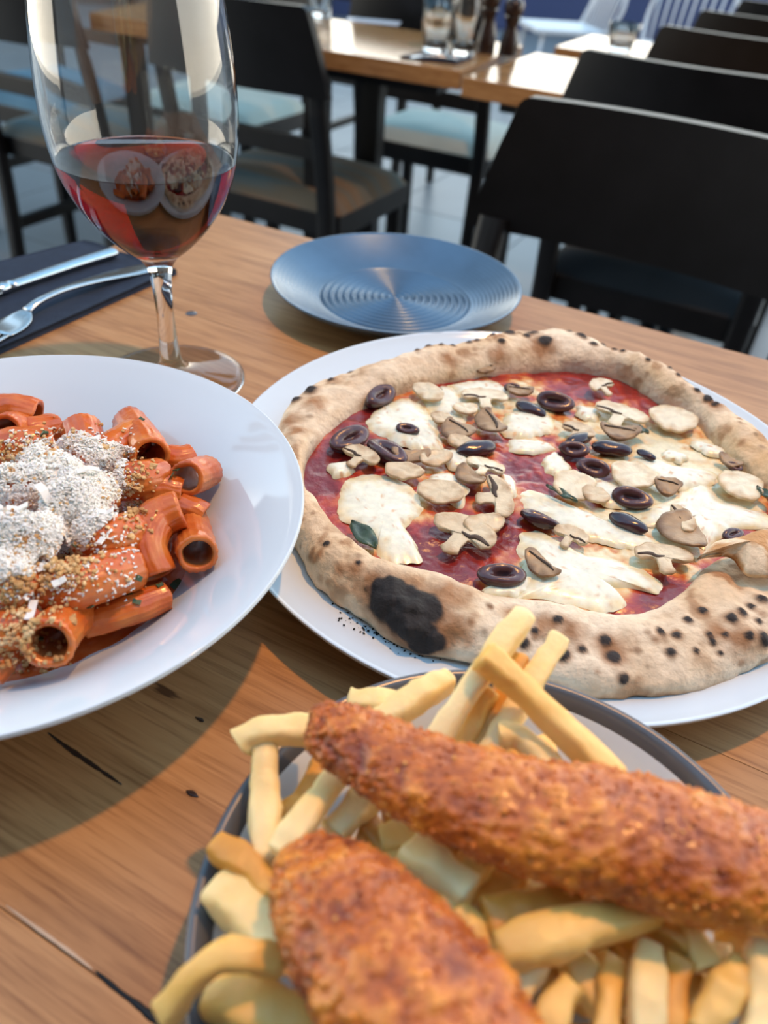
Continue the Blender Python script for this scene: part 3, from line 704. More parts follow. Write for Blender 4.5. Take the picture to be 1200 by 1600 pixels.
# torn bubble in the crust on the right: a curled flap standing over a hollow
def flap():
    P0 = px_poly([(1094, 868), (1120, 846), (1160, 838), (1205, 826), (1235, 850), (1225, 895), (1180, 893), (1166, 889), (1150, 868), (1128, 862)], SURF + .013)
    c = sum(P0, Vector()) / len(P0); out = bez(P0 + [P0[0]], 49)[:-1]; v, f = [], []; n = 48
    for i, s in enumerate((0, .3, .6, .85, 1.0, 1.02, .85)):
        for q in out:
            d = q - c; wv = 1 + .05 * noise.noise(q * 260) * s
            p = c + d * s * wv; zz = p.z + .007 * (1 - s ** 2) + .0016 * noise.noise(p * 120) - (.0022 if i >= 5 else 0)
            v.append(Vector((p.x, p.y, zz)))
    for i in range(6):
        for j in range(n): f.append((i * n + j, (i + 1) * n + j, (i + 1) * n + (j + 1) % n, i * n + (j + 1) % n))
    o = obj('torn_crust_bubble', local(v, PO), f, M['crust'], pz)
    cols = np.array([(.78, .62, .42) if nz(p, 90) < .12 else (.50, .26, .10) for p in v]); tint(o, cols)
flap()
# soot flakes dropped on the plate under the burnt patch
v, f = [], []
for i in range(150):
    x, y = random.gauss(600, 36), random.gauss(985, 12); y += (x - 600) * .42 + 6
    p = at(x, y, TZ + .0125)
    d = Vector((p.x - ZC.x, p.y - ZC.y, 0)).length
    if d > .15: continue
    zp = TZ + np.interp(d, [0, .115, .138, .152, .1585], [.010, .0105, .0135, .0185, .0222])
    s = random.uniform(.0002, .0008); n = len(v); a = random.uniform(0, 6.3)
    for dx, dy, dz in ((1, 0, 0), (0, .7, 0), (-1, 0, 0), (0, -.7, 0), (0, 0, .7)):
        v.append(Vector((p.x + s * (dx * math.cos(a) - dy * math.sin(a)), p.y + s * (dx * math.sin(a) + dy * math.cos(a)), zp + .0001 + s * dz)))
    f += [(n, n + 1, n + 4), (n + 1, n + 2, n + 4), (n + 2, n + 3, n + 4), (n + 3, n, n + 4)]
o = obj('soot_flakes', v, f, M['soot'], None, False)
tag(o, 'black soot flakes scattered on the white plate beneath the burnt crust', 'soot', kind='stuff')

# ------------------------------------------------------------------ rigatoni
PASTA_V, PASTA_F = [], []
def collect(v, f, o=Vector()):
    n = len(PASTA_V); PASTA_V.extend([Vector(p) + Vector(o) for p in v]); PASTA_F.extend([tuple(i + n for i in q) for q in f])
def rigatoni(path, rpx, label, group=None, ridges=18, squash=1.0):
    """path: list of (px, py, height above the table); rpx: outer radius in photograph pixels"""
    P_ = [at(x, y, TZ + z + .005) for x, y, z in path]
    c = sum(P_, Vector()) / len(P_)
    r = rpx / ppm(c); n, m = 60, 18
    pts = bez([p - c for p in P_], m)
    sh = [((1 + .022 * math.cos(ridges * 2 * PI * i / n)) * math.cos(2 * PI * i / n), (1 + .022 * math.cos(ridges * 2 * PI * i / n)) * math.sin(2 * PI * i / n)) for i in range(n)]
    pts, fr = frames(pts)
    v, f = [], []
    def ring(p, N, Bn, k_, shape):
        b0 = len(v)
        for a, b in shape: v.append(p + Bn * (a * r * k_) + N * (b * r * k_ * squash))
        return b0
    cs = circ(n)
    outer = [ring(p, N, Bn, 1 + .02 * math.sin(5 * i / m), sh) for i, (p, (t, N, Bn)) in enumerate(zip(pts, fr))]
    (t0, N0, B0), (t1, N1, B1) = fr[0], fr[-1]
    seq = [ring(pts[i], fr[i][1], fr[i][2], .72, cs) for i in range(m)]
    e1 = ring(pts[-1] + t1 * r * .04, N1, B1, .86, cs); e0 = ring(pts[0] - t0 * r * .04, N0, B0, .86, cs)
    loop = [e0] + outer + [e1] + seq[::-1]
    mats = []
    for a, b in zip(loop, loop[1:] + [loop[0]]):
        for j in range(n):
            k_ = (j + 1) % n; f.append((a + j, a + k_, b + k_, b + j)); mats.append(1 if (a in seq and b in seq) else 0)
    v = [p + Vector((nz(p + c, 190), nz(p + c, 190, 4), nz(p + c, 190, 8))) * .0007 for p in v]
    o = obj('rigatoni', v, f, M['pasta'], loc=c)
    o.data.materials.append(M['pasta_in']); o.data.polygons.foreach_set('material_index', mats)
    tag(o, label, 'pasta', group or 'rigatoni in the white pasta plate')
    collect(v, f, c)
    return o
# sauce mound the tubes sit in
v, f = [], []
nr_, na = 30, 120
def mound_r(t): return .0690 + .004 * noise.noise(Vector((math.cos(t) * 2.5, math.sin(t) * 2.5, 7))) + .002 * noise.noise(Vector((math.cos(t) * 8, math.sin(t) * 8, 3)))
for i in range(nr_):
    s = i / (nr_ - 1)
    for j in range(na):
        t = 2 * PI * j / na; R_ = mound_r(t) * s; x, y = R_ * math.cos(t), R_ * math.sin(t)
        zp = np.interp(R_, [0, .052, .064, .074, .087], [.0115, .012, .015, .0215, .032])
        z = zp + .0015 * (1 - s ** 8) + .021 * max(0, 1 - (s / .86) ** 2) ** .8 + (.002 * nz((x, y, 0), 70) + .001 * nz((x, y, 2), 160)) * (1 - s ** 3)
        v.append((x, y, z - .0006 * s ** 6))
for i in range(nr_ - 1):
    for j in range(na):
        k_ = (j + 1) % na; f.append((i * na + j, (i + 1) * na + j, (i + 1) * na + k_, i * na + k_))
o = obj('tomato_cream_sauce', v, f, M['pasta_sauce'], loc=PC)
tag(o, 'orange tomato cream sauce pooled under the rigatoni', 'sauce', kind='stuff')
collect(v, f, PC)
RG = [([(291, 748, .042), (308, 742, .037), (324, 737, .032)], 27, 'short open rigatoni tube at the right end of the pasta pile'),
      ([(309, 866, .035), (303, 843, .028), (296, 812, .020)], 30, 'open rigatoni tube facing out at the lower right edge of the pile'),
      ([(318, 806, .028), (300, 797, .030), (282, 789, .031)], 21, 'small rigatoni piece wedged behind the curved ridged tube'),
      ([(282, 796, .042), (246, 812, .040), (228, 852, .036), (244, 900, .028)], 32, 'bent rigatoni tube with clear ridges curving downward'),
      ([(52, 922, .038), (125, 912, .042), (208, 886, .036)], 38, 'long plump rigatoni tube lying across the lower front of the pile'),
      ([(132, 972, .022), (195, 955, .024), (258, 932, .022)], 25, 'rigatoni half sunk in sauce at the front edge'),
      ([(76, 1006, .042), (92, 984, .034), (125, 948, .023)], 37, 'open rigatoni tube facing the viewer at the bottom of the pile'),
      ([(-22, 1052, .026), (-4, 1030, .027), (2, 1000, .028)], 30, 'rigatoni cut by the left frame edge at the bottom'),
      ([(236, 712, .046), (222, 690, .042), (203, 662, .035)], 29, 'upright ridged rigatoni at the upper right of the pile'),
      ([(126, 668, .038), (132, 690, .036), (134, 712, .034)], 30, 'rounded rigatoni end coated with sauce at the top of the pile'),
      ([(-30, 650, .036), (20, 644, .038), (58, 652, .036)], 28, 'rigatoni tube lying at the top left behind the cheese'),
      ([(30, 678, .036), (56, 672, .037), (86, 668, .034)], 22, 'short rigatoni beside the top left tube'),
      ([(8, 672, .046), (22, 668, .040), (48, 674, .030)], 24, 'rigatoni peeking from the upper left beside the cheese'),
      ([(188, 752, .042), (222, 750, .042), (250, 744, .038)], 30, 'ridged rigatoni in the right middle under crumbs'),
      ([(128, 730, .044), (165, 712, .044), (212, 682, .040)], 31, 'sauce covered rigatoni slanting behind the cheese'),
      ([(-20, 712, .044), (30, 702, .046), (80, 700, .044)], 34, 'saucy rigatoni under the upper edge of the cheese'),
      ([(130, 838, .044), (172, 842, .044), (210, 830, .040)], 34, 'rigatoni in the middle with toasted crumbs at its end'),
      ([(222, 772, .036), (256, 766, .036), (282, 772, .034)], 26, 'rigatoni tucked under the open tube at the right'),
      ([(-10, 985, .034), (20, 984, .036), (48, 962, .036)], 32, 'rigatoni under crumbs at the lower left'),
      ([(262, 718, .034), (282, 722, .034), (300, 716, .034)], 24, 'rigatoni lying behind the right end tube')]
for q in RG: rigatoni(*q)
hid = 'rigatoni buried under the grated cheese'
for pth, r_ in [([(-10, 760, .050), (40, 770, .052), (90, 760, .050)], 36), ([(80, 800, .050), (120, 790, .052), (160, 770, .048)], 36), ([(-10, 830, .050), (40, 840, .052), (90, 850, .048)], 36), ([(-20, 900, .046), (20, 910, .046), (50, 930, .042)], 36),
                ([(60, 730, .048), (100, 750, .050), (130, 790, .048)], 34)]:
    rigatoni(pth, r_, hid, 'rigatoni hidden by grated cheese')
pbv = BVHTree.FromPolygons(PASTA_V, PASTA_F)
def drop(px, py, z=.055):
    h = on(pbv, px, py)
    return h
def inpoly(x, y, P_):
    c = False; j = len(P_) - 1
    for i in range(len(P_)):
        if (P_[i][1] > y) != (P_[j][1] > y) and x < (P_[j][0] - P_[i][0]) * (y - P_[i][1]) / (P_[j][1] - P_[i][1]) + P_[i][0]: c = not c
        j = i
    return c
def flake_box(v, f, p, L, w, t):
    n = len(v); a = random.uniform(0, 2 * PI); b = random.uniform(-.6, .6); R_ = Matrix.Rotation(a, 3, 'Z') @ Matrix.Rotation(b, 3, 'Y') @ Matrix.Rotation(random.uniform(-.5, .5), 3, 'X')
    bend = random.uniform(-.3, .3) * L
    for x, bz in ((-1, 0), (0, bend), (1, 0)):
        for y, z in ((-1, -1), (1, -1), (1, 1), (-1, 1)):
            v.append(p + R_ @ Vector((x * L / 2, y * w / 2 * random.uniform(.7, 1.2), z * t / 2 + bz)))
    for k_ in (0, 4):
        for i in range(4): f.append((n + k_ + i, n + k_ + (i + 1) % 4, n + k_ + 4 + (i + 1) % 4, n + k_ + 4 + i))
    f.append((n + 3, n + 2, n + 1, n)); f.append((n + 8, n + 9, n + 10, n + 11))
cheese_poly = [(-30, 738), (20, 722), (60, 690), (110, 682), (165, 690), (210, 705), (190, 735), (200, 765), (176, 790), (190, 805), (150, 830), (130, 860), (92, 868), (60, 900), (20, 900), (-30, 930)]
# a continuous blanket of cheese follows the smoothed top of the pile
xs = [at(x, y, TZ + .045) for x, y in cheese_poly]
x0, x1 = min(p.x for p in xs) - .004, max(p.x for p in xs) + .004; y0, y1 = min(p.y for p in xs) - .004, max(p.y for p in xs) + .004
NX = 96; Hm = np.zeros((NX, NX))
for i in range(NX):
    for j in range(NX):
        h_ = pbv.ray_cast(Vector((x0 + (x1 - x0) * i / (NX - 1), y0 + (y1 - y0) * j / (NX - 1), 1.0)), Vector((0, 0, -1)))
        Hm[i, j] = h_[0].z if h_[0] is not None else TZ + .012
Hs = Hm.copy()
for _ in range(14):
    Pd = np.pad(Hs, 1, 'edge'); Hs = (Pd[:-2, 1:-1] + Pd[2:, 1:-1] + Pd[1:-1, :-2] + Pd[1:-1, 2:] + Pd[1:-1, 1:-1]) / 5
    Hs = np.maximum(Hs, Hm - .004)
v, f = [], []; ok = np.zeros((NX, NX), bool)
for i in range(NX):
    for j in range(NX):
        p = Vector((x0 + (x1 - x0) * i / (NX - 1), y0 + (y1 - y0) * j / (NX - 1), Hs[i, j]))
        x_, y_ = proj(p); q = Vector((p.x, p.y, 0))
        ok[i, j] = inpoly(x_ + 26 * noise.noise(q * 150), y_ + 26 * noise.noise(q * 150 + Vector((5, 5, 0))), cheese_poly) and noise.noise(q * 75 + Vector((1, 1, 1))) > -.30
        v.append(p + Vector((0, 0, .0016 + .0016 * noise.noise(q * 260) + .0010 * noise.noise(q * 700))))
for i in range(NX - 1):
    for j in range(NX - 1):
        if ok[i, j] and ok[i + 1, j] and ok[i, j + 1] and ok[i + 1, j + 1]:
            f.append((i * NX + j, (i + 1) * NX + j, (i + 1) * NX + j + 1, i * NX + j + 1))
pbv = BVHTree.FromPolygons(PASTA_V + v, PASTA_F + [tuple(q + len(PASTA_V) for q in t_) for t_ in f])
cnt = 0
while cnt < 9500:
    x, y = random.uniform(-40, 215), random.uniform(670, 940)
    if not inpoly(x, y, cheese_poly) and random.random() > .05: continue
    if noise.noise(Vector((x * .03, y * .03, 1))) < -.22 and random.random() < .8: continue
    h = drop(x, y)
    if h is None: continue
    cnt += 1
    p = h + Vector((0, 0, random.uniform(0, .0016) * (1 if inpoly(x, y, cheese_poly) else .2)))
    flake_box(v, f, p, random.uniform(.0006, .0026), random.uniform(.0005, .0010), .0005)
for x, y, L in [(165, 806, .010), (100, 700, .011), (160, 720, .012), (30, 800, .010), (70, 780, .012), (140, 745, .012), (52, 962, .012), (165, 855, .008), (95, 918, .007)]:
    h = drop(x, y)
    if h is not None: flake_box(v, f, h + Vector((0, 0, .003)), L * .7, .0028, .0006)
o = obj('grated_cheese', v, f, M['parmesan'], None, False)
tag(o, 'heap of finely grated white cheese on top of the rigatoni', 'cheese', kind='stuff')
v, f = [], []
ico = bmesh.new(); bmesh.ops.create_icosphere(ico, subdivisions=1, radius=1); IV = [q.co.copy() for q in ico.verts]; IF = [[q.index for q in p.verts] for p in ico.faces]; ico.free()
def crumb(v, f, p, s):
    n = len(v); o_ = Vector((random.random() * 9, random.random() * 9, 0))
    for q in IV: v.append(p + q * s * (1 + .55 * noise.noise(q * 1.3 + o_)) * (.8 if abs(q.z) > .5 else 1.1))
    f.extend([tuple(i + n for i in t) for t in IF])
cr_zones = [(95, 870, 34, 16, 170), (60, 895, 40, 22, 170), (30, 960, 34, 26, 190), (30, 1010, 30, 18, 150), (195, 765, 22, 16, 90), (210, 800, 16, 20, 60), (60, 810, 60, 40, 130), (110, 690, 40, 14, 90), (20, 715, 24, 16, 80), (215, 725, 16, 18, 50), (110, 880, 60, 30, 90), (40, 860, 26, 20, 120), (60, 1045, 50, 12, 26)]
for cx, cy, sx_, sy_, n_ in cr_zones:
    for i in range(int(n_ * 1.25)):
        h = drop(random.gauss(cx, sx_), random.gauss(cy, sy_))
        if h is not None: crumb(v, f, h + Vector((0, 0, random.uniform(0, .0012))), random.choice((.0003, .0004, .0005, .0006, .0008, .0010)))
for x, y, s in [(210, 800, .0032), (204, 840, .0026), (215, 765, .003), (30, 915, .003), (115, 972, .0026), (60, 952, .0026), (165, 700, .0026), (195, 712, .003), (240, 730, .0026)]:
    h = drop(x, y)
    if h is not None: crumb(v, f, h + Vector((0, 0, .0006)), s * .62)
o = obj('breadcrumbs', v, f, M['crumb'], None, False)
tag(o, 'golden toasted breadcrumbs sprinkled around the grated cheese', 'crumbs', kind='stuff')
v, f = [], []
for x, y, s in [(262, 744, .0030), (180, 735, .0022), (276, 734, .002), (215, 905, .002), (200, 928, .0022), (140, 950, .0016), (276, 914, .0028), (70, 680, .0018), (130, 700, .0016), (222, 656, .0014), (120, 850, .0016), (60, 1000, .0018), (250, 915, .0014), (214, 942, .0016)]:
    h = drop(x, y)
    if h is not None: flake_box(v, f, h + Vector((0, 0, .0006)), s * 2, s * 1.1, .0005)
o = obj('chopped_herbs', v, f, M['herb'], None, False)
tag(o, 'small dark green herb pieces dotted over the sauced rigatoni', 'herbs', kind='stuff')

# ------------------------------------------------------------------ chips (fries)
RS = [(math.copysign(abs(math.cos(a)) ** .55, math.cos(a)), math.copysign(abs(math.sin(a)) ** .55, math.sin(a))) for a in [2 * PI * i / 20 + .001 for i in range(20)]]
fry_n = 0
def fry(path, wpx, label, mat='fry', group=None, flat=1.0, world=None):
    global fry_n; fry_n += 1
    P_ = [Vector(p) for p in world] if world else [at(x, y, TZ + z + .016) for x, y, z in path]
    c = sum(P_, Vector()) / len(P_); r = (wpx / 2) / ppm(c) * .92
    n = 20; pts = bez([p - c for p in P_], n)
    sc = []
    for i in range(n):
        u = i / (n - 1); k_ = min(1, .55 + min(u, 1 - u) * 9) * (1 + .10 * math.sin(u * 7 + fry_n * 1.7))
        sc.append((r * k_, r * k_ * flat))
    v, f = sweep(pts, RS, sc)
    v = [p + Vector((noise.noise((p + c) * 210), noise.noise((p + c) * 210 + Vector((7, 0, 0))), noise.noise((p + c) * 210 + Vector((0, 7, 0))))) * .0009 for p in v]
    o = obj('chip', v, f, M[mat], loc=c)
    tag(o, label, 'chip', group or 'chips on the grey-rimmed plate')
    return o
FR_ = [([(374, 1162, .033), (412, 1142, .036), (500, 1142, .034)], 46, 'curved chip poking out past the upper left plate rim', 'fry_pale'),
       ([(412, 1160, .032), (414, 1240, .028), (418, 1350, .024)], 50, 'long straight chip standing at the left inside the rim', 'fry_pale'),
       ([(334, 1318, .027), (382, 1350, .028), (440, 1400, .028)], 48, 'browned chip tip resting on the left rim', 'fry_brown'),
       ([(350, 1390, .022), (392, 1430, .026), (445, 1490, .028)], 80, 'thick pale chip with a broken end left of the near fish piece', 'fry_pale'),
       ([(258, 1590, .024), (300, 1530, .036), (360, 1492, .040), (450, 1505, .036)], 48, 'arched golden chip hanging over the lower left rim', 'fry'),
       ([(330, 1560, .020), (400, 1575, .024), (500, 1620, .024)], 80, 'broad chip lying beneath the arched one', 'fry'),
       ([(434, 1340, .034), (480, 1275, .036), (532, 1205, .034)], 48, 'pale chip slanting between the two fish pieces', 'fry_pale'),
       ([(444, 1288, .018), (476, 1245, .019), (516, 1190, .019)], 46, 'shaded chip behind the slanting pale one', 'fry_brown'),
       ([(520, 1305, .028), (550, 1270, .029), (584, 1238, .028)], 50, 'short chip in the gap left of the fish', 'fry_pale'),
       ([(702, 1062, .036), (660, 1085, .037), (570, 1142, .034)], 44, 'golden tipped chip above the upper left end of the long fish', 'fry_pale'),
       ([(824, 956, .060), (760, 1040, .054), (668, 1176, .038)], 42, 'tallest chip leaning up across the pizza crust', 'fry_pale'),
       ([(752, 1022, .062), (830, 1090, .054), (968, 1228, .038)], 48, 'long chip slanting down to the right in front of the crust', 'fry'),
       ([(876, 996, .050), (835, 1060, .046), (752, 1196, .034)], 40, 'pointed chip leaning behind the two crossing chips', 'fry_pale'),
       ([(812, 1022, .048), (790, 1080, .042), (738, 1190, .030)], 40, 'orange browned chip end between the crossing chips', 'fry_brown'),
       ([(766, 1075, .046), (748, 1105, .042), (716, 1188, .030)], 36, 'chip lying below the tallest one', 'fry'),
       ([(780, 1150, .042), (815, 1155, .042), (885, 1225, .036)], 40, 'stubby chip at the top edge of the long fish', 'fry_pale'),
       ([(545, 1095, .026), (590, 1098, .027), (640, 1108, .026)], 40, 'chip half hidden behind the tip of the long fish', 'fry_pale'),
       ([(775, 1490, .040), (890, 1455, .044), (1030, 1415, .042)], 68, 'thick chip lying across beneath the long fish', 'fry'),
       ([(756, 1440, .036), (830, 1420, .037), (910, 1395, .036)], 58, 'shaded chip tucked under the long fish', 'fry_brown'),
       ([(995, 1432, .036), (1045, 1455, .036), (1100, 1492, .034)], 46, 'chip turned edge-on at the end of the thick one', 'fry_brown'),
       ([(1014, 1480, .036), (1010, 1550, .038), (1008, 1640, .036)], 58, 'upright chip at the bottom centre right', 'fry_pale'),
       ([(960, 1500, .030), (950, 1560, .032), (944, 1640, .032)], 46, 'chip left of the bottom upright one', 'fry'),
       ([(1068, 1430, .038), (1085, 1470, .037), (1105, 1520, .036)], 48, 'chip below the right part of the long fish', 'fry'),
       ([(1118, 1478, .034), (1130, 1520, .034), (1148, 1580, .034)], 48, 'chip at the lower right of the heap', 'fry_pale'),
       ([(1156, 1510, .040), (1125, 1560, .040), (1090, 1620, .038)], 56, 'golden chip leaning at the lower right', 'fry'),
       ([(1195, 1478, .042), (1188, 1540, .042), (1180, 1640, .040)], 54, 'chip at the right frame edge', 'fry_pale'),
       ([(1064, 1500, .036), (1052, 1550, .036), (1040, 1640, .034)], 50, 'chip right of the bottom upright one', 'fry_brown'),
       ([(892, 1540, .038), (866, 1580, .038), (845, 1640, .036)], 56, 'rounded chip end beside the near fish at the bottom', 'fry'),
       ([(842, 1480, .034), (820, 1520, .034), (795, 1570, .032)], 60, 'pale chip on the right flank of the near fish', 'fry_pale'),
       ([(750, 1340, .034), (722, 1385, .034), (700, 1430, .032)], 56, 'chip upright between both fish pieces', 'fry'),
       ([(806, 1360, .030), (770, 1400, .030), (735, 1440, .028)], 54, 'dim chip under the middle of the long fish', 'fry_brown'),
       ([(712, 1420, .036), (738, 1450, .035), (770, 1490, .034)], 46, 'chip touching the near fish at its right side', 'fry'),
       ([(640, 1325, .034), (685, 1360, .036), (735, 1400, .036)], 62, 'bright yellow chip in the gap between the fish pieces', 'fry_pale'),
       ([(596, 1318, .026), (640, 1305, .028), (690, 1300, .026)], 50, 'small chip in the shade under the long fish', 'fry'),
       ([(570, 1290, .022), (610, 1330, .022), (640, 1370, .022)], 52, 'chip crossing the gap above the near fish', 'fry_brown')]
FR_ += [([(1120, 1445, .030), (1180, 1470, .030), (1270, 1490, .030)], 52, 'shaded chip under the far right end of the long fish', 'fry'),
        ([(1230, 1500, .036), (1215, 1560, .036), (1200, 1650, .034)], 52, 'chip cut by the frame at the lower right corner', 'fry'),
        ([(1160, 1450, .022), (1130, 1520, .022), (1110, 1580, .022)], 56, 'deeper chip below the right end of the long fish', 'fry_pale'),
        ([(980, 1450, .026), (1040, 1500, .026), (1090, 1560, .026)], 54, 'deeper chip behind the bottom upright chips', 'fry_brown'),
        ([(880, 1480, .028), (920, 1540, .028), (960, 1600, .028)], 56, 'deeper chip under the thick crossing chip', 'fry')]
for path, w, lab, mt in FR_: fry(path, w, lab, mt)
for i in range(46):                                            # the bed of chips beneath
    a = random.uniform(0, 2 * PI); rr = .050 * math.sqrt(random.random()); z = TZ + random.choice((.018, .026, .034, .040)); rr *= .75 + (z - TZ) * 6
    c = FC + Vector((rr * math.cos(a) + .004, rr * math.sin(a), 0)); d = random.uniform(0, PI); L = random.uniform(.014, .024)
    dv = Vector((math.cos(d), math.sin(d), 0)) * L
    fry(None, 46, 'chip in the lower layer of the heap, mostly covered by others', random.choice(('fry', 'fry_brown', 'fry')), 'chips in the lower layer',
        world=[(c.x - dv.x, c.y - dv.y, z), (c.x, c.y, z + .002), (c.x + dv.x, c.y + dv.y, z)])

# ------------------------------------------------------------------ crumbed fish
def fish(path, label, squash, seed):
    n, m = 190, 110
    ctr = [at(x, y, TZ + z + .015) for x, y, z, w in path]; c = sum(ctr, Vector()) / len(ctr)
    rad = [w / ppm(p) for p, (x, y, z, w) in zip(ctr, path)]
    pts = bez([p - c for p in ctr], n); rr = [q.x for q in bez([Vector((r, 0, 0)) for r in rad], n)]
    pts, fr = frames(pts)
    v = []
    for i in range(n):
        t, N, Bn = fr[i]
        for j in range(m):
            a = 2 * PI * j / m
            v.append(pts[i] + Bn * (rr[i] * math.cos(a)) + N * (rr[i] * squash * math.sin(a)))
    col, out = [], []
    for i in range(n):
        for j in range(m):
            p = v[i * m + j]; w = p + Vector((seed, seed * 2, 0)); o_ = (p - pts[i]); L = max(1e-6, o_.length); o_ = o_ / L
            l1 = noise.noise(w * 55); l2 = noise.noise(w * 170); l3 = noise.noise(w * 420); vr = noise.voronoi(w * 430)[0][0]
            d = .0015 * l1 + .0010 * l2 + .0006 * l3 + .0016 * (.5 - vr)
            out.append(p + o_ * d * min(1, L / .006))
            b_ = .5 + .5 * l1 + .45 * l2 + .35 * l3 + .35 * (.45 - vr)
            dark = np.array((.24, .038, .004)); mid = np.array((.52, .125, .010)); lite = np.array((.74, .27, .030))
            b_ = min(1, max(0, b_)); cc = dark + (mid - dark) * min(1, b_ * 2) if b_ < .5 else mid + (lite - mid) * (b_ - .5) * 2
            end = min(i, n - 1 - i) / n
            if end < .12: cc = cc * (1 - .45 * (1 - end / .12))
            side = -math.sin(2 * PI * j / m)
            col.append(cc)
    f = []
    for i in range(n - 1):
        for j in range(m): f.append((i * m + j, i * m + (j + 1) % m, (i + 1) * m + (j + 1) % m, (i + 1) * m + j))
    f.append(tuple(range(m - 1, -1, -1))); f.append(tuple((n - 1) * m + j for j in range(m)))
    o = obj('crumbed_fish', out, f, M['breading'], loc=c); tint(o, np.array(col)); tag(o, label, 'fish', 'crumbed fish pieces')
    cv, cf, cc_ = [], [], []                       # the coarse crumbs standing proud of the coating
    for q in range(3600):
        k_ = random.randrange(n * m); p = out[k_]
        if p.z + c.z < TZ + .035 and random.random() < .7: continue
        s_ = random.choice((.00025, .0003, .0004, .0005, .0006)); b0 = len(cv); crumb(cv, cf, p, s_)
        g_ = random.uniform(.75, 1.35); t_ = np.array(col[k_]) * g_
        if random.random() < .05: t_ = np.array((.78, .36, .07))
        cc_ += [t_] * (len(cv) - b0)
    cr = obj('breading_crumbs', cv, cf, M['breading'], o); tint(cr, np.array(cc_)); cr['kind'] = 'stuff'
    return o
fish([(484, 1124, .050, 10), (494, 1126, .050, 34), (520, 1140, .050, 52), (580, 1176, .051, 66), (680, 1222, .053, 78), (800, 1266, .055, 92), (920, 1292, .056, 102), (1050, 1322, .056, 105), (1180, 1352, .054, 92), (1300, 1385, .052, 80), (1370, 1398, .050, 40), (1385, 1400, .050, 8)],
     'long golden crumbed fish piece lying across the top of the chips', .72, 3.1)
fish([(470, 1318, .044, 12), (476, 1330, .044, 45), (500, 1368, .046, 82), (550, 1440, .050, 118), (610, 1520, .053, 140), (690, 1620, .054, 150), (770, 1720, .052, 130), (830, 1800, .050, 70), (842, 1815, .050, 12)],
     'nearer golden crumbed fish piece at the bottom, running out of frame', .70, 9.4)

# ------------------------------------------------------------------ wine glass
gb = at(270, 590, TZ)
wg = empty('wine_glass', gb); tag(wg, 'stemmed wine glass a third full of red wine behind the pasta plate', 'glass')
gp = [(.0, .0022), (.012, .0022), (.030, .0016), (.0415, .0006), (.0425, .0), (.0, .0)]
foot = [(0, 0), (.0422, 0), (.0428, .0006), (.042, .0012), (.028, .0028), (.014, .0052), (.0085, .0085), (.0066, .014)]
stem = [(.0066, .014), (.0056, .028), (.0052, .045), (.0058, .062), (.0074, .073), (.0120, .0800)]
bowl_o = [(.0120, .0800), (.0200, .0862), (.0300, .0965), (.0392, .1100), (.0452, .1240), (.0484, .1380), (.0496, .1520), (.0494, .1680), (.0480, .1860), (.0455, .2060), (.0425, .2240), (.0400, .2360)]
TH = .0011
bowl_i = [(0, .0835), (.010, .0845), (.0195, .0885), (.0288, .0980), (.0380, .1108), (.0440, .1243), (.0472, .1382), (.0484, .1520), (.0482, .1680), (.0469, .1860), (.0444, .2060), (.0416, .2240), (.0392, .2358)]
ofull = smooth_prof(foot, 26) + smooth_prof(stem, 18)[1:] + smooth_prof(bowl_o, 44)[1:]
ifull = smooth_prof(bowl_i, 46)
ofull[0] = (0, 0); ifull[0] = (0, ifull[0][1])
nfo = 26
# one watertight glass body split in its three parts by height is not possible for refraction, so the body is one part
obj('glass_body', *flip(lathe(ofull + ifull[::-1], 128)), M['glass'], wg)
ziw = [z for r, z in ifull]; riw = [r for r, z in ifull]
LV = .1330
wp = [(0, ifull[0][1] - .0001)] + [(r + .0002, z - .0001) for r, z in ifull[1:] if z < LV] + [(float(np.interp(LV, ziw, riw)) + .0002, LV), (float(np.interp(LV, ziw, riw)) - .0012, LV - .0004), (0, LV - .0004)]
o = obj('wine', *flip(lathe(wp, 128)), M['wine'], wg); o['label'] = 'dark red wine in the lower part of the bowl'

# ------------------------------------------------------------------ napkin and cutlery
nb = at(60, 470, TZ)
c4 = [at(133, 379, TZ + .002), at(276, 426, TZ + .002), at(-90, 590, TZ + .002), at(-230, 470, TZ + .002)]
v, f = [], []; nu, nv = 30, 24
for lay in (1, 0):
    for i in range(nu + 1):
        for j in range(nv + 1):
            u, w = i / nu, j / nv
            p = (c4[0] * (1 - u) + c4[1] * u) * (1 - w) + (c4[3] * (1 - u) + c4[2] * u) * w
            p = p + Vector((0, 0, (.0022 + .0012 * abs(noise.noise(p * 25)) + .0008 * math.exp(-((u - 1) / .05) ** 2)) if lay else -.0018)) + (A_DIR * .004 * noise.noise(Vector((u * 4, w * 4, 0))) if (w < .02) else Vector())
            v.append(p)
N1 = (nu + 1) * (nv + 1)
for i in range(nu):
    for j in range(nv):
        a = i * (nv + 1) + j; q = (a, a + 1, a + nv + 2, a + nv + 1); f.append(q[::-1]); f.append(tuple(x + N1 for x in q))
edge = [i * (nv + 1) for i in range(nu + 1)] + [nu * (nv + 1) + j for j in range(1, nv + 1)] + [i * (nv + 1) + nv for i in range(nu - 1, -1, -1)] + [j for j in range(nv - 1, 0, -1)]
for a, b in zip(edge, edge[1:] + edge[:1]): f.append((a, b, b + N1, a + N1))
nap = obj('napkin', local(v, nb), f, M['napkin'], loc=nb)
tag(nap, 'folded dark navy paper napkin under the knife and fork', 'napkin')
zc = TZ + .0085
kb = at(90, 425, zc)
kn = empty('table_knife', kb); tag(kn, 'polished steel table knife with a thick round handle on the napkin', 'knife')
P_ = [at(x, y, zc) - kb for x, y in [(176, 394), (170, 396), (130, 408), (70, 428), (14, 447)]]
n = 22; pts = bez(P_, n); sc = []
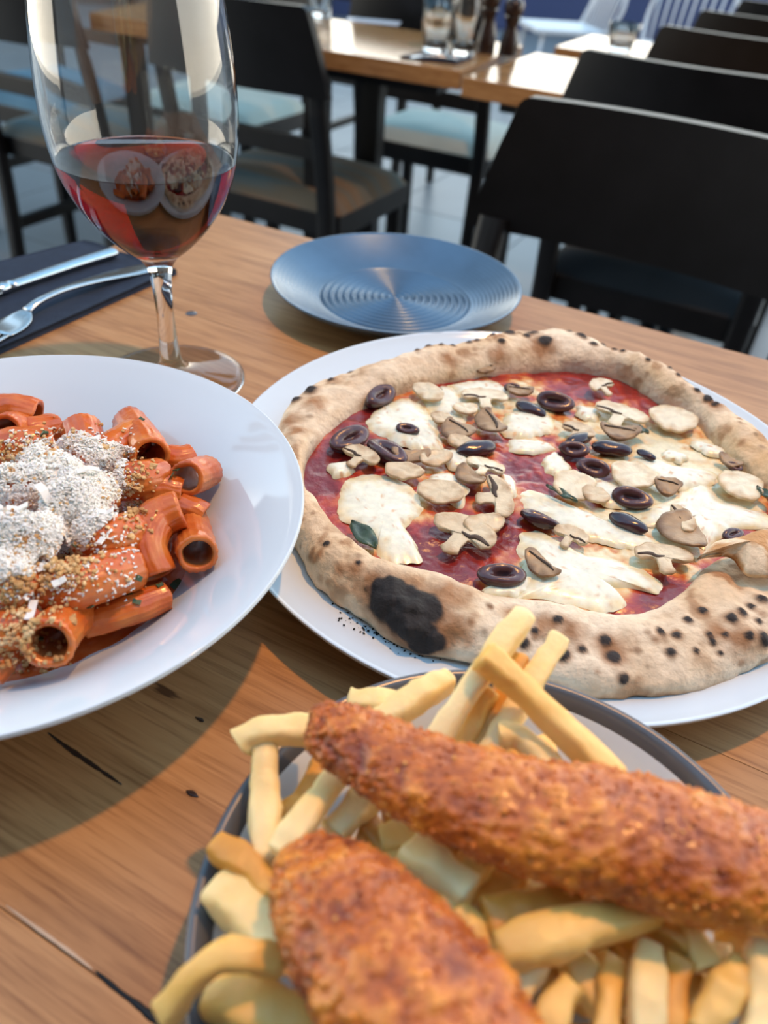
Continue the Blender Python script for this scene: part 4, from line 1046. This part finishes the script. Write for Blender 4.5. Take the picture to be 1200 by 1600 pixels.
for i in range(n):
    u = i / (n - 1); k_ = min(1, .3 + u * 14) * (1 - .22 * u); sc.append((.0062 * k_, .0040 * k_))
obj('handle', *sweep(pts, circ(20), sc), M['steel'], kn)
P_ = [at(x, y, zc) - kb for x, y in [(14, 447), (4, 450), (-6, 454)]]; pts = bez(P_, 8)
obj('bolster', *sweep(pts, circ(20), [(.0044 + .0012 * math.sin(PI * i / 7), .0032 + .001 * math.sin(PI * i / 7)) for i in range(8)]), M['steel'], kn)
P_ = [at(x, y, zc) - kb for x, y in [(-6, 454), (-120, 496), (-240, 540), (-262, 550)]]; pts = bez(P_, 16)
obj('blade', *sweep(pts, circ(16), [((.007 + .003 * i / 15) * (1 if i < 14 else .5), .0009) for i in range(16)]), M['steel'], kn)
fb = at(120, 450, zc)
fk = empty('table_fork', fb); tag(fk, 'polished steel fork with a flared flat handle in front of the knife', 'fork')
P_ = [(at(x, y, TZ + z) - fb) for x, y, z in [(240, 417, .0056), (205, 424, .0062), (150, 437, .010), (100, 452, .012), (62, 470, .0115), (42, 486, .008)]]
n = 26; pts = bez(P_, n); ws = [q.x for q in bez([Vector((w, 0, 0)) for w in (.0075, .0082, .0052, .0034, .0028, .0036)], n)]
obj('handle', *sweep(pts, RS, [(w, .0011 + .0006 * i / n) for i, w in enumerate(ws)]), M['steel'], fk)
P_ = [(at(x, y, TZ + z) - fb) for x, y, z in [(42, 486, .008), (32, 496, .0065), (16, 508, .006), (-6, 520, .0065)]]
pts = bez(P_, 12); obj('head', *sweep(pts, RS, [(w.x, .0009) for w in bez([Vector((q, 0, 0)) for q in (.0036, .009, .0115, .0115)], 12)]), M['steel'], fk)
d_ = (P_[-1] - P_[-2]).normalized(); sd = Vector((-d_.y, d_.x, 0)).normalized()
for i in range(4):
    o_ = sd * (-.009 + .006 * i); pts = bez([P_[-1] + o_, P_[-1] + o_ + d_ * .02, P_[-1] + o_ + d_ * .045 + Vector((0, 0, .003))], 10)
    obj('tine', *sweep(pts, RS, [(.0017 - .0001 * q, .0009) for q in range(10)]), M['steel'], fk)

# ------------------------------------------------------------------ black restaurant chairs
CW = .42
def make_chair(label, seat):
    """faces local +y; origin on the floor under the seat"""
    t = empty('dining_chair'); tag(t, label, 'chair', 'black wooden dining chairs with padded seats')
    hw = CW / 2
    # curved backrest panel, a little wider at its foot, with rounded upper corners
    nx, nz_ = 36, 12; v, f = [], []; zt, zb = .83, .680; rc = .016
    for side in (0, 1):
        for i in range(nx + 1):
            for j in range(nz_ + 1):
                u = math.sin(PI / 2 * (-1 + 2 * i / nx)); w = j / nz_
                z = zb + (zt - zb) * w
                d = (1 - abs(u)) * hw
                if d < rc: z -= max(0, (w - .6) / .4) * (rc - math.sqrt(max(0, rc * rc - (rc - d) ** 2)))
                y = -.205 - .030 * (1 - u * u) - .05 * (z - .45) / .38
                v.append((u * (hw + .010 - .035 * w), y - (.009 if side == 0 else -.009), z))
    K = (nx + 1) * (nz_ + 1)
    for i in range(nx):
        for j in range(nz_):
            a = i * (nz_ + 1) + j; q = (a, a + nz_ + 1, a + nz_ + 2, a + 1); f.append(q); f.append(tuple(x + K for x in q[::-1]))
    edge = [i * (nz_ + 1) for i in range(nx + 1)] + [nx * (nz_ + 1) + j for j in range(1, nz_ + 1)] + [i * (nz_ + 1) + nz_ for i in range(nx - 1, -1, -1)] + [j for j in range(nz_ - 1, 0, -1)]
    for a, b in zip(edge, edge[1:] + edge[:1]): f.append((b, a, a + K, b + K))
    o = obj('back_panel', v, f, M['black_wood'], t, False)
    for sx_ in (-1, 1):
        P_ = [(sx_ * (hw - .022), -.236, .695), (sx_ * (hw - .022), -.19, .46), (sx_ * (hw - .022), -.192, .25), (sx_ * (hw - .02), -.215, 0)]
        obj('rear_leg', *sweep(bez(P_, 12), RS, [(.019, .0085)] + [(.019, .015)] * 2 + [(.019, .017)] * 9), M['black_wood'], t, False)
        P_ = [(sx_ * (hw - .022), .145, .42), (sx_ * (hw - .022), .147, .2), (sx_ * (hw - .022), .15, 0)]
        obj('front_leg', *sweep(bez(P_, 6), RS, [(.019 - .0008 * i, .019 - .0008 * i) for i in range(6)]), M['black_wood'], t, False)
        obj('side_stretcher', *box(sx_ * (hw - .022) - .009, sx_ * (hw - .022) + .009, -.19, .14, .19, .22), M['black_wood'], t, False)
    obj('back_rail', *box(-hw + .03, hw - .03, -.215, -.197, .555, .595, .003), M['black_wood'], t, False)
    obj('seat_frame', *box(-hw, hw, -.17, .17, .385, .435, .004), M['black_wood'], t, False)
    v, f = [], []; n = 20
    for i in range(n + 1):
        for j in range(n + 1):
            u, w = -1 + 2 * i / n, -1 + 2 * j / n
            e_ = max(0, 1 - abs(u) ** 6) * max(0, 1 - abs(w) ** 6)
            v.append((u * (hw - .002), w * .168, .434 + .040 * e_ ** .4 + .010 * (1 - u * u) * (1 - w * w)))
    for i in range(n):
        for j in range(n): a = i * (n + 1) + j; f.append((a, a + n + 1, a + n + 2, a + 1))
    obj('seat_cushion', v, f, M[seat], t)
    return t
def pose_chair(t, px, py, side, facing, z=.83):
    """put the seen top corner of the backrest (side -1 left, +1 right as seen) at a pixel; facing 'away' or 'toward' us, or degrees off A"""
    rz = RZ if facing == 'away' else RZ + PI if facing == 'toward' else RZ + math.radians(facing)
    p = at(px, py, z)
    lx = side * (CW / 2 - .012) * (1 if math.cos(rz - RZ) > 0 else -1)
    loc = Vector((lx, -.255, 0)); loc.rotate(Matrix.Rotation(rz, 3, 'Z'))
    t.location = (p.x - loc.x, p.y - loc.y, 0); t.rotation_euler = (0, 0, rz)
protos = {}
def chair(label, seat, *pose, **kw):
    if seat not in protos: t = protos[seat] = make_chair(label, seat)
    else: t = copy_tree(protos[seat]); t['label'] = label
    pose_chair(t, *pose, **kw); return t
chair('nearest black chair with a broad back, just across the table from the pizza', 'seat_dark', 800, 145, -1, 176)
chair('second black chair of the receding right hand row', 'seat_dark', 897, 72, -1, 'away')
chair('third black chair of the receding right hand row', 'seat_dark', 1022, 36, -1, 'away')
chair('fourth black chair of the receding right hand row', 'seat_dark', 1086, 13, -1, 'away')
chair('fifth and farthest black chair of the receding right hand row', 'seat_dark', 1150, -3, -1, 'away')
chair('black chair right of the wine glass, its brown and blue seat turned away', 'seat_fabric', 494, 11, 1, 'away')
chair('black chair with a pale green seat showing under the far table', 'seat_green', 775, -12, 1, 'away')
chair('black chair at the upper left corner, its back cropped by the frame', 'seat_fabric', 92, 0, 1, 'away', z=.775)
def seat_chair(label, seat, px, py, facing):
    """place by the middle of its seat cushion"""
    t = copy_tree(protos[seat]) if seat in protos else make_chair(label, seat); protos.setdefault(seat, t); t['label'] = label
    p = at(px, py, .47); t.location = (p.x, p.y, 0); t.rotation_euler = (0, 0, RZ + math.radians(facing))
seat_chair('black chair with a pale blue seat behind the upper left chair', 'seat_blue', 60, 128, 180)
seat_chair('black chair standing beyond the far table, only its legs showing under the tabletop', 'seat_dark', 600, 92, 0)
seat_chair('black chair with a pale green seat seen beyond the wine glass', 'seat_green', 350, 148, 180)

# ------------------------------------------------------------------ far tables and what stands on them
def far_table(label, o, w, d, rot=0.0, ins=(.04, .04), pedestal=False):
    """o: near right or near left corner; w along the boards (negative runs to the left), d away from us"""
    t = empty('dining_table', (o.x, o.y, 0), RZ + math.radians(rot)); tag(t, label, 'table', 'oak tables across the room')
    a, b = sorted((0, w))
    obj('tabletop', *box(a, b, 0, d, .718, TZ, .002), M['wood_far'], t, False)
    obj('apron', *box(a + .06, b - .06, .05, d - .05, .695, .7175), M['black_wood'], t, False)
    if pedestal:
        v, f = lathe([(0, .694), (.022, .694), (.022, .022), (.12, .012), (.12, 0), (0, 0)], 32); v, f = flip((v, f))
        obj('pedestal', v, [q[::-1] for q in f], M['black_wood'], t, loc=(.40, d - .03, 0)); return t
    for lx in (a + ins[0], b - .045 - ins[1]):
        for ly in (.04, d - .085): obj('leg', *box(lx, lx + .045, ly, ly + .045, 0, .7175, .002), M['black_wood'], t, False)
    return t
far_table('far oak table carrying two glasses, a napkin set and two pepper mills', at(720, 111, TZ), -.88, .42, 4, (.05, .31))
far_table('far oak table joined at the right of the one with the pepper mills', at(723, 120, TZ), .60, .40, 0, pedestal=True)
far_table('far oak table with a short tumbler between the right hand chairs', at(723, 120, TZ) + A_DIR * .53, .60, .30, 0, pedestal=True)
def tumbler(name, label, px, py, r0, r1, h, n=48, ribs=10, cat='glass'):
    p = at(px, py, TZ)
    pro = [(0, 0), (r0 * .9, 0), (r0, .003), (r0 + (r1 - r0) * .5, h * .55), (r1, h), (r1 - .0022, h), (r0 + (r1 - r0) * .5 - .003, h * .55), (r0 - .003, .012), (0, .010)]
    v, f = flip(lathe(pro, n))
    v = [(x * (1 + .03 * math.cos(ribs * math.atan2(y, x)) * (z < h * .7)), y * (1 + .03 * math.cos(ribs * math.atan2(y, x)) * (z < h * .7)), z) for x, y, z in v]
    return tag(obj(name, v, f, M['glass'], loc=p), label, cat, 'glassware on the far tables')
tumbler('tumbler', 'faceted tumbler standing left of the tall glass on the far table', 680, 82, .026, .036, .10)
tumbler('tall_glass', 'tall straight clear glass beside the pepper mills', 722, 86, .024, .029, .17, ribs=0)
tumbler('tumbler', 'short faceted tumbler behind the second right hand chair', 968, 80, .026, .036, .055)
tumbler('tumbler', 'clear tumbler at the left end of the far table behind a chair back', 500, 26, .026, .034, .09)
def mill(px, py, h, label):
    t = empty('pepper_mill', at(px, py, TZ)); tag(t, label, 'mill', 'mills on the far table')
    k_ = h / .115
    pro = smooth_prof([(0, 0), (.020, 0), (.0205, .006), (.020, .022), (.0135, .045), (.0125, .055), (.0155, .066), (.016, .070), (0, .0705)], 40); pro[0] = (0, 0); pro[-1] = (0, pro[-1][1])
    obj('mill_body', *flip(lathe([(r, z * k_) for r, z in pro], 40)), M['mill'], t)
    pro = smooth_prof([(0, .0715), (.015, .0715), (.0192, .078), (.0200, .088), (.0165, .099), (.008, .104), (0, .105)], 30); pro[0] = (0, .0715); pro[-1] = (0, pro[-1][1])
    obj('mill_head', *flip(lathe([(r, z * k_) for r, z in pro], 40)), M['mill'], t)
    o = obj('knob', *flip(lathe([(0, .104 * k_), (.003, .105 * k_), (.0062, .109 * k_), (.0062, .113 * k_), (.003, .117 * k_), (0, .118 * k_)], 24)), M['steel'], t); o['label'] = 'bright metal knob'
mill(757, 82, .128, 'taller dark wooden pepper mill next to the tall glass')
mill(793, 86, .112, 'shorter dark wooden mill right of the taller one')
def slab(name, label, cat, pts, h, mat, z=TZ):
    P_ = [at(x, y, z) for x, y in pts]; c = sum(P_, Vector()) / len(P_); n = len(P_)
    v = [p - c for p in P_] + [p - c + Vector((0, 0, h)) for p in P_]
    f = [tuple(range(n - 1, -1, -1)), tuple(range(n, 2 * n))] + [(i, (i + 1) % n, n + (i + 1) % n, n + i) for i in range(n)]
    return tag(obj(name, v, f, mat, None, False, loc=c), label, cat)
slab('napkin', 'dark folded napkin with cutlery in front of the far glasses', 'napkin', [(625, 91), (660, 84), (738, 92), (712, 101)], .004, M['napkin'])
def far_cutlery(name, label, a, b, w):
    p, q = at(*a, TZ + .006), at(*b, TZ + .006); c = (p + q) / 2
    pts = bez([p - c, (p - c) * .3 + Vector((0, 0, .004)), (q - c) * .4 + Vector((0, 0, .004)), q - c], 14)
    tag(obj(name, *sweep(pts, RS, [(w * (1 - .5 * math.sin(PI * min(1, i / 9))), .0012) for i in range(14)]), M['steel'], loc=c), label, name.split('_')[-1], 'cutlery on the far napkin')
far_cutlery('table_fork', 'bright fork lying on the far napkin', (640, 90), (716, 93), .010)
far_cutlery('table_knife', 'bright knife lying on the far napkin behind the fork', (660, 87), (728, 92), .007)
slab('menu_card', 'pale paper menu lying at the far side of the far table', 'menu', [(540, 33), (545, 28), (627, 35), (622, 41)], .002, M['white_paint'])

# ------------------------------------------------------------------ white wire chairs at the back
def wire_chair(label, p, rz):
    t = empty('wire_chair', p, rz); tag(t, label, 'chair', 'white wire chairs at the back')
    v, f = box(-.22, .22, -.20, .22, .43, .455, .008); obj('seat', v, f, M['white_paint'], t, False)
    for x in (-1, 1):
        for y in (-1, 1):
            obj('leg', *sweep([(x * .18, y * .17, .43), (x * .23, y * .23, 0)], circ(8), [.012, .012]), M['white_paint'], t)
    hoop = [(-.22, -.19, .45)] + [(-.24 * math.cos(a), -.24 - .05 * math.sin(a), .55 + .27 * math.sin(a)) for a in [PI * i / 10 for i in range(11)]] + [(.22, -.19, .45)]
    obj('back_hoop', *sweep(bez(hoop, 50), circ(8), [.011] * 50), M['white_paint'], t)
    for i in range(9):
        x = -.2 + .05 * i; z = .55 + .27 * math.sqrt(max(0, 1 - (x / .24) ** 2))
        obj('back_rod', *sweep([(x * .9, -.19, .45), (x, -.24 - .05 * (z - .55) / .27, z)], circ(6), [.006, .006]), M['white_paint'], t)
    return t
wire_chair('white wire chair beyond the pepper mills at the top of the photo', (.80, 5.35, 0), RZ + 2.2)
wire_chair('white wire chair with a round hoop back behind the right hand chairs', (1.28, 4.75, 0), RZ + 3.0)
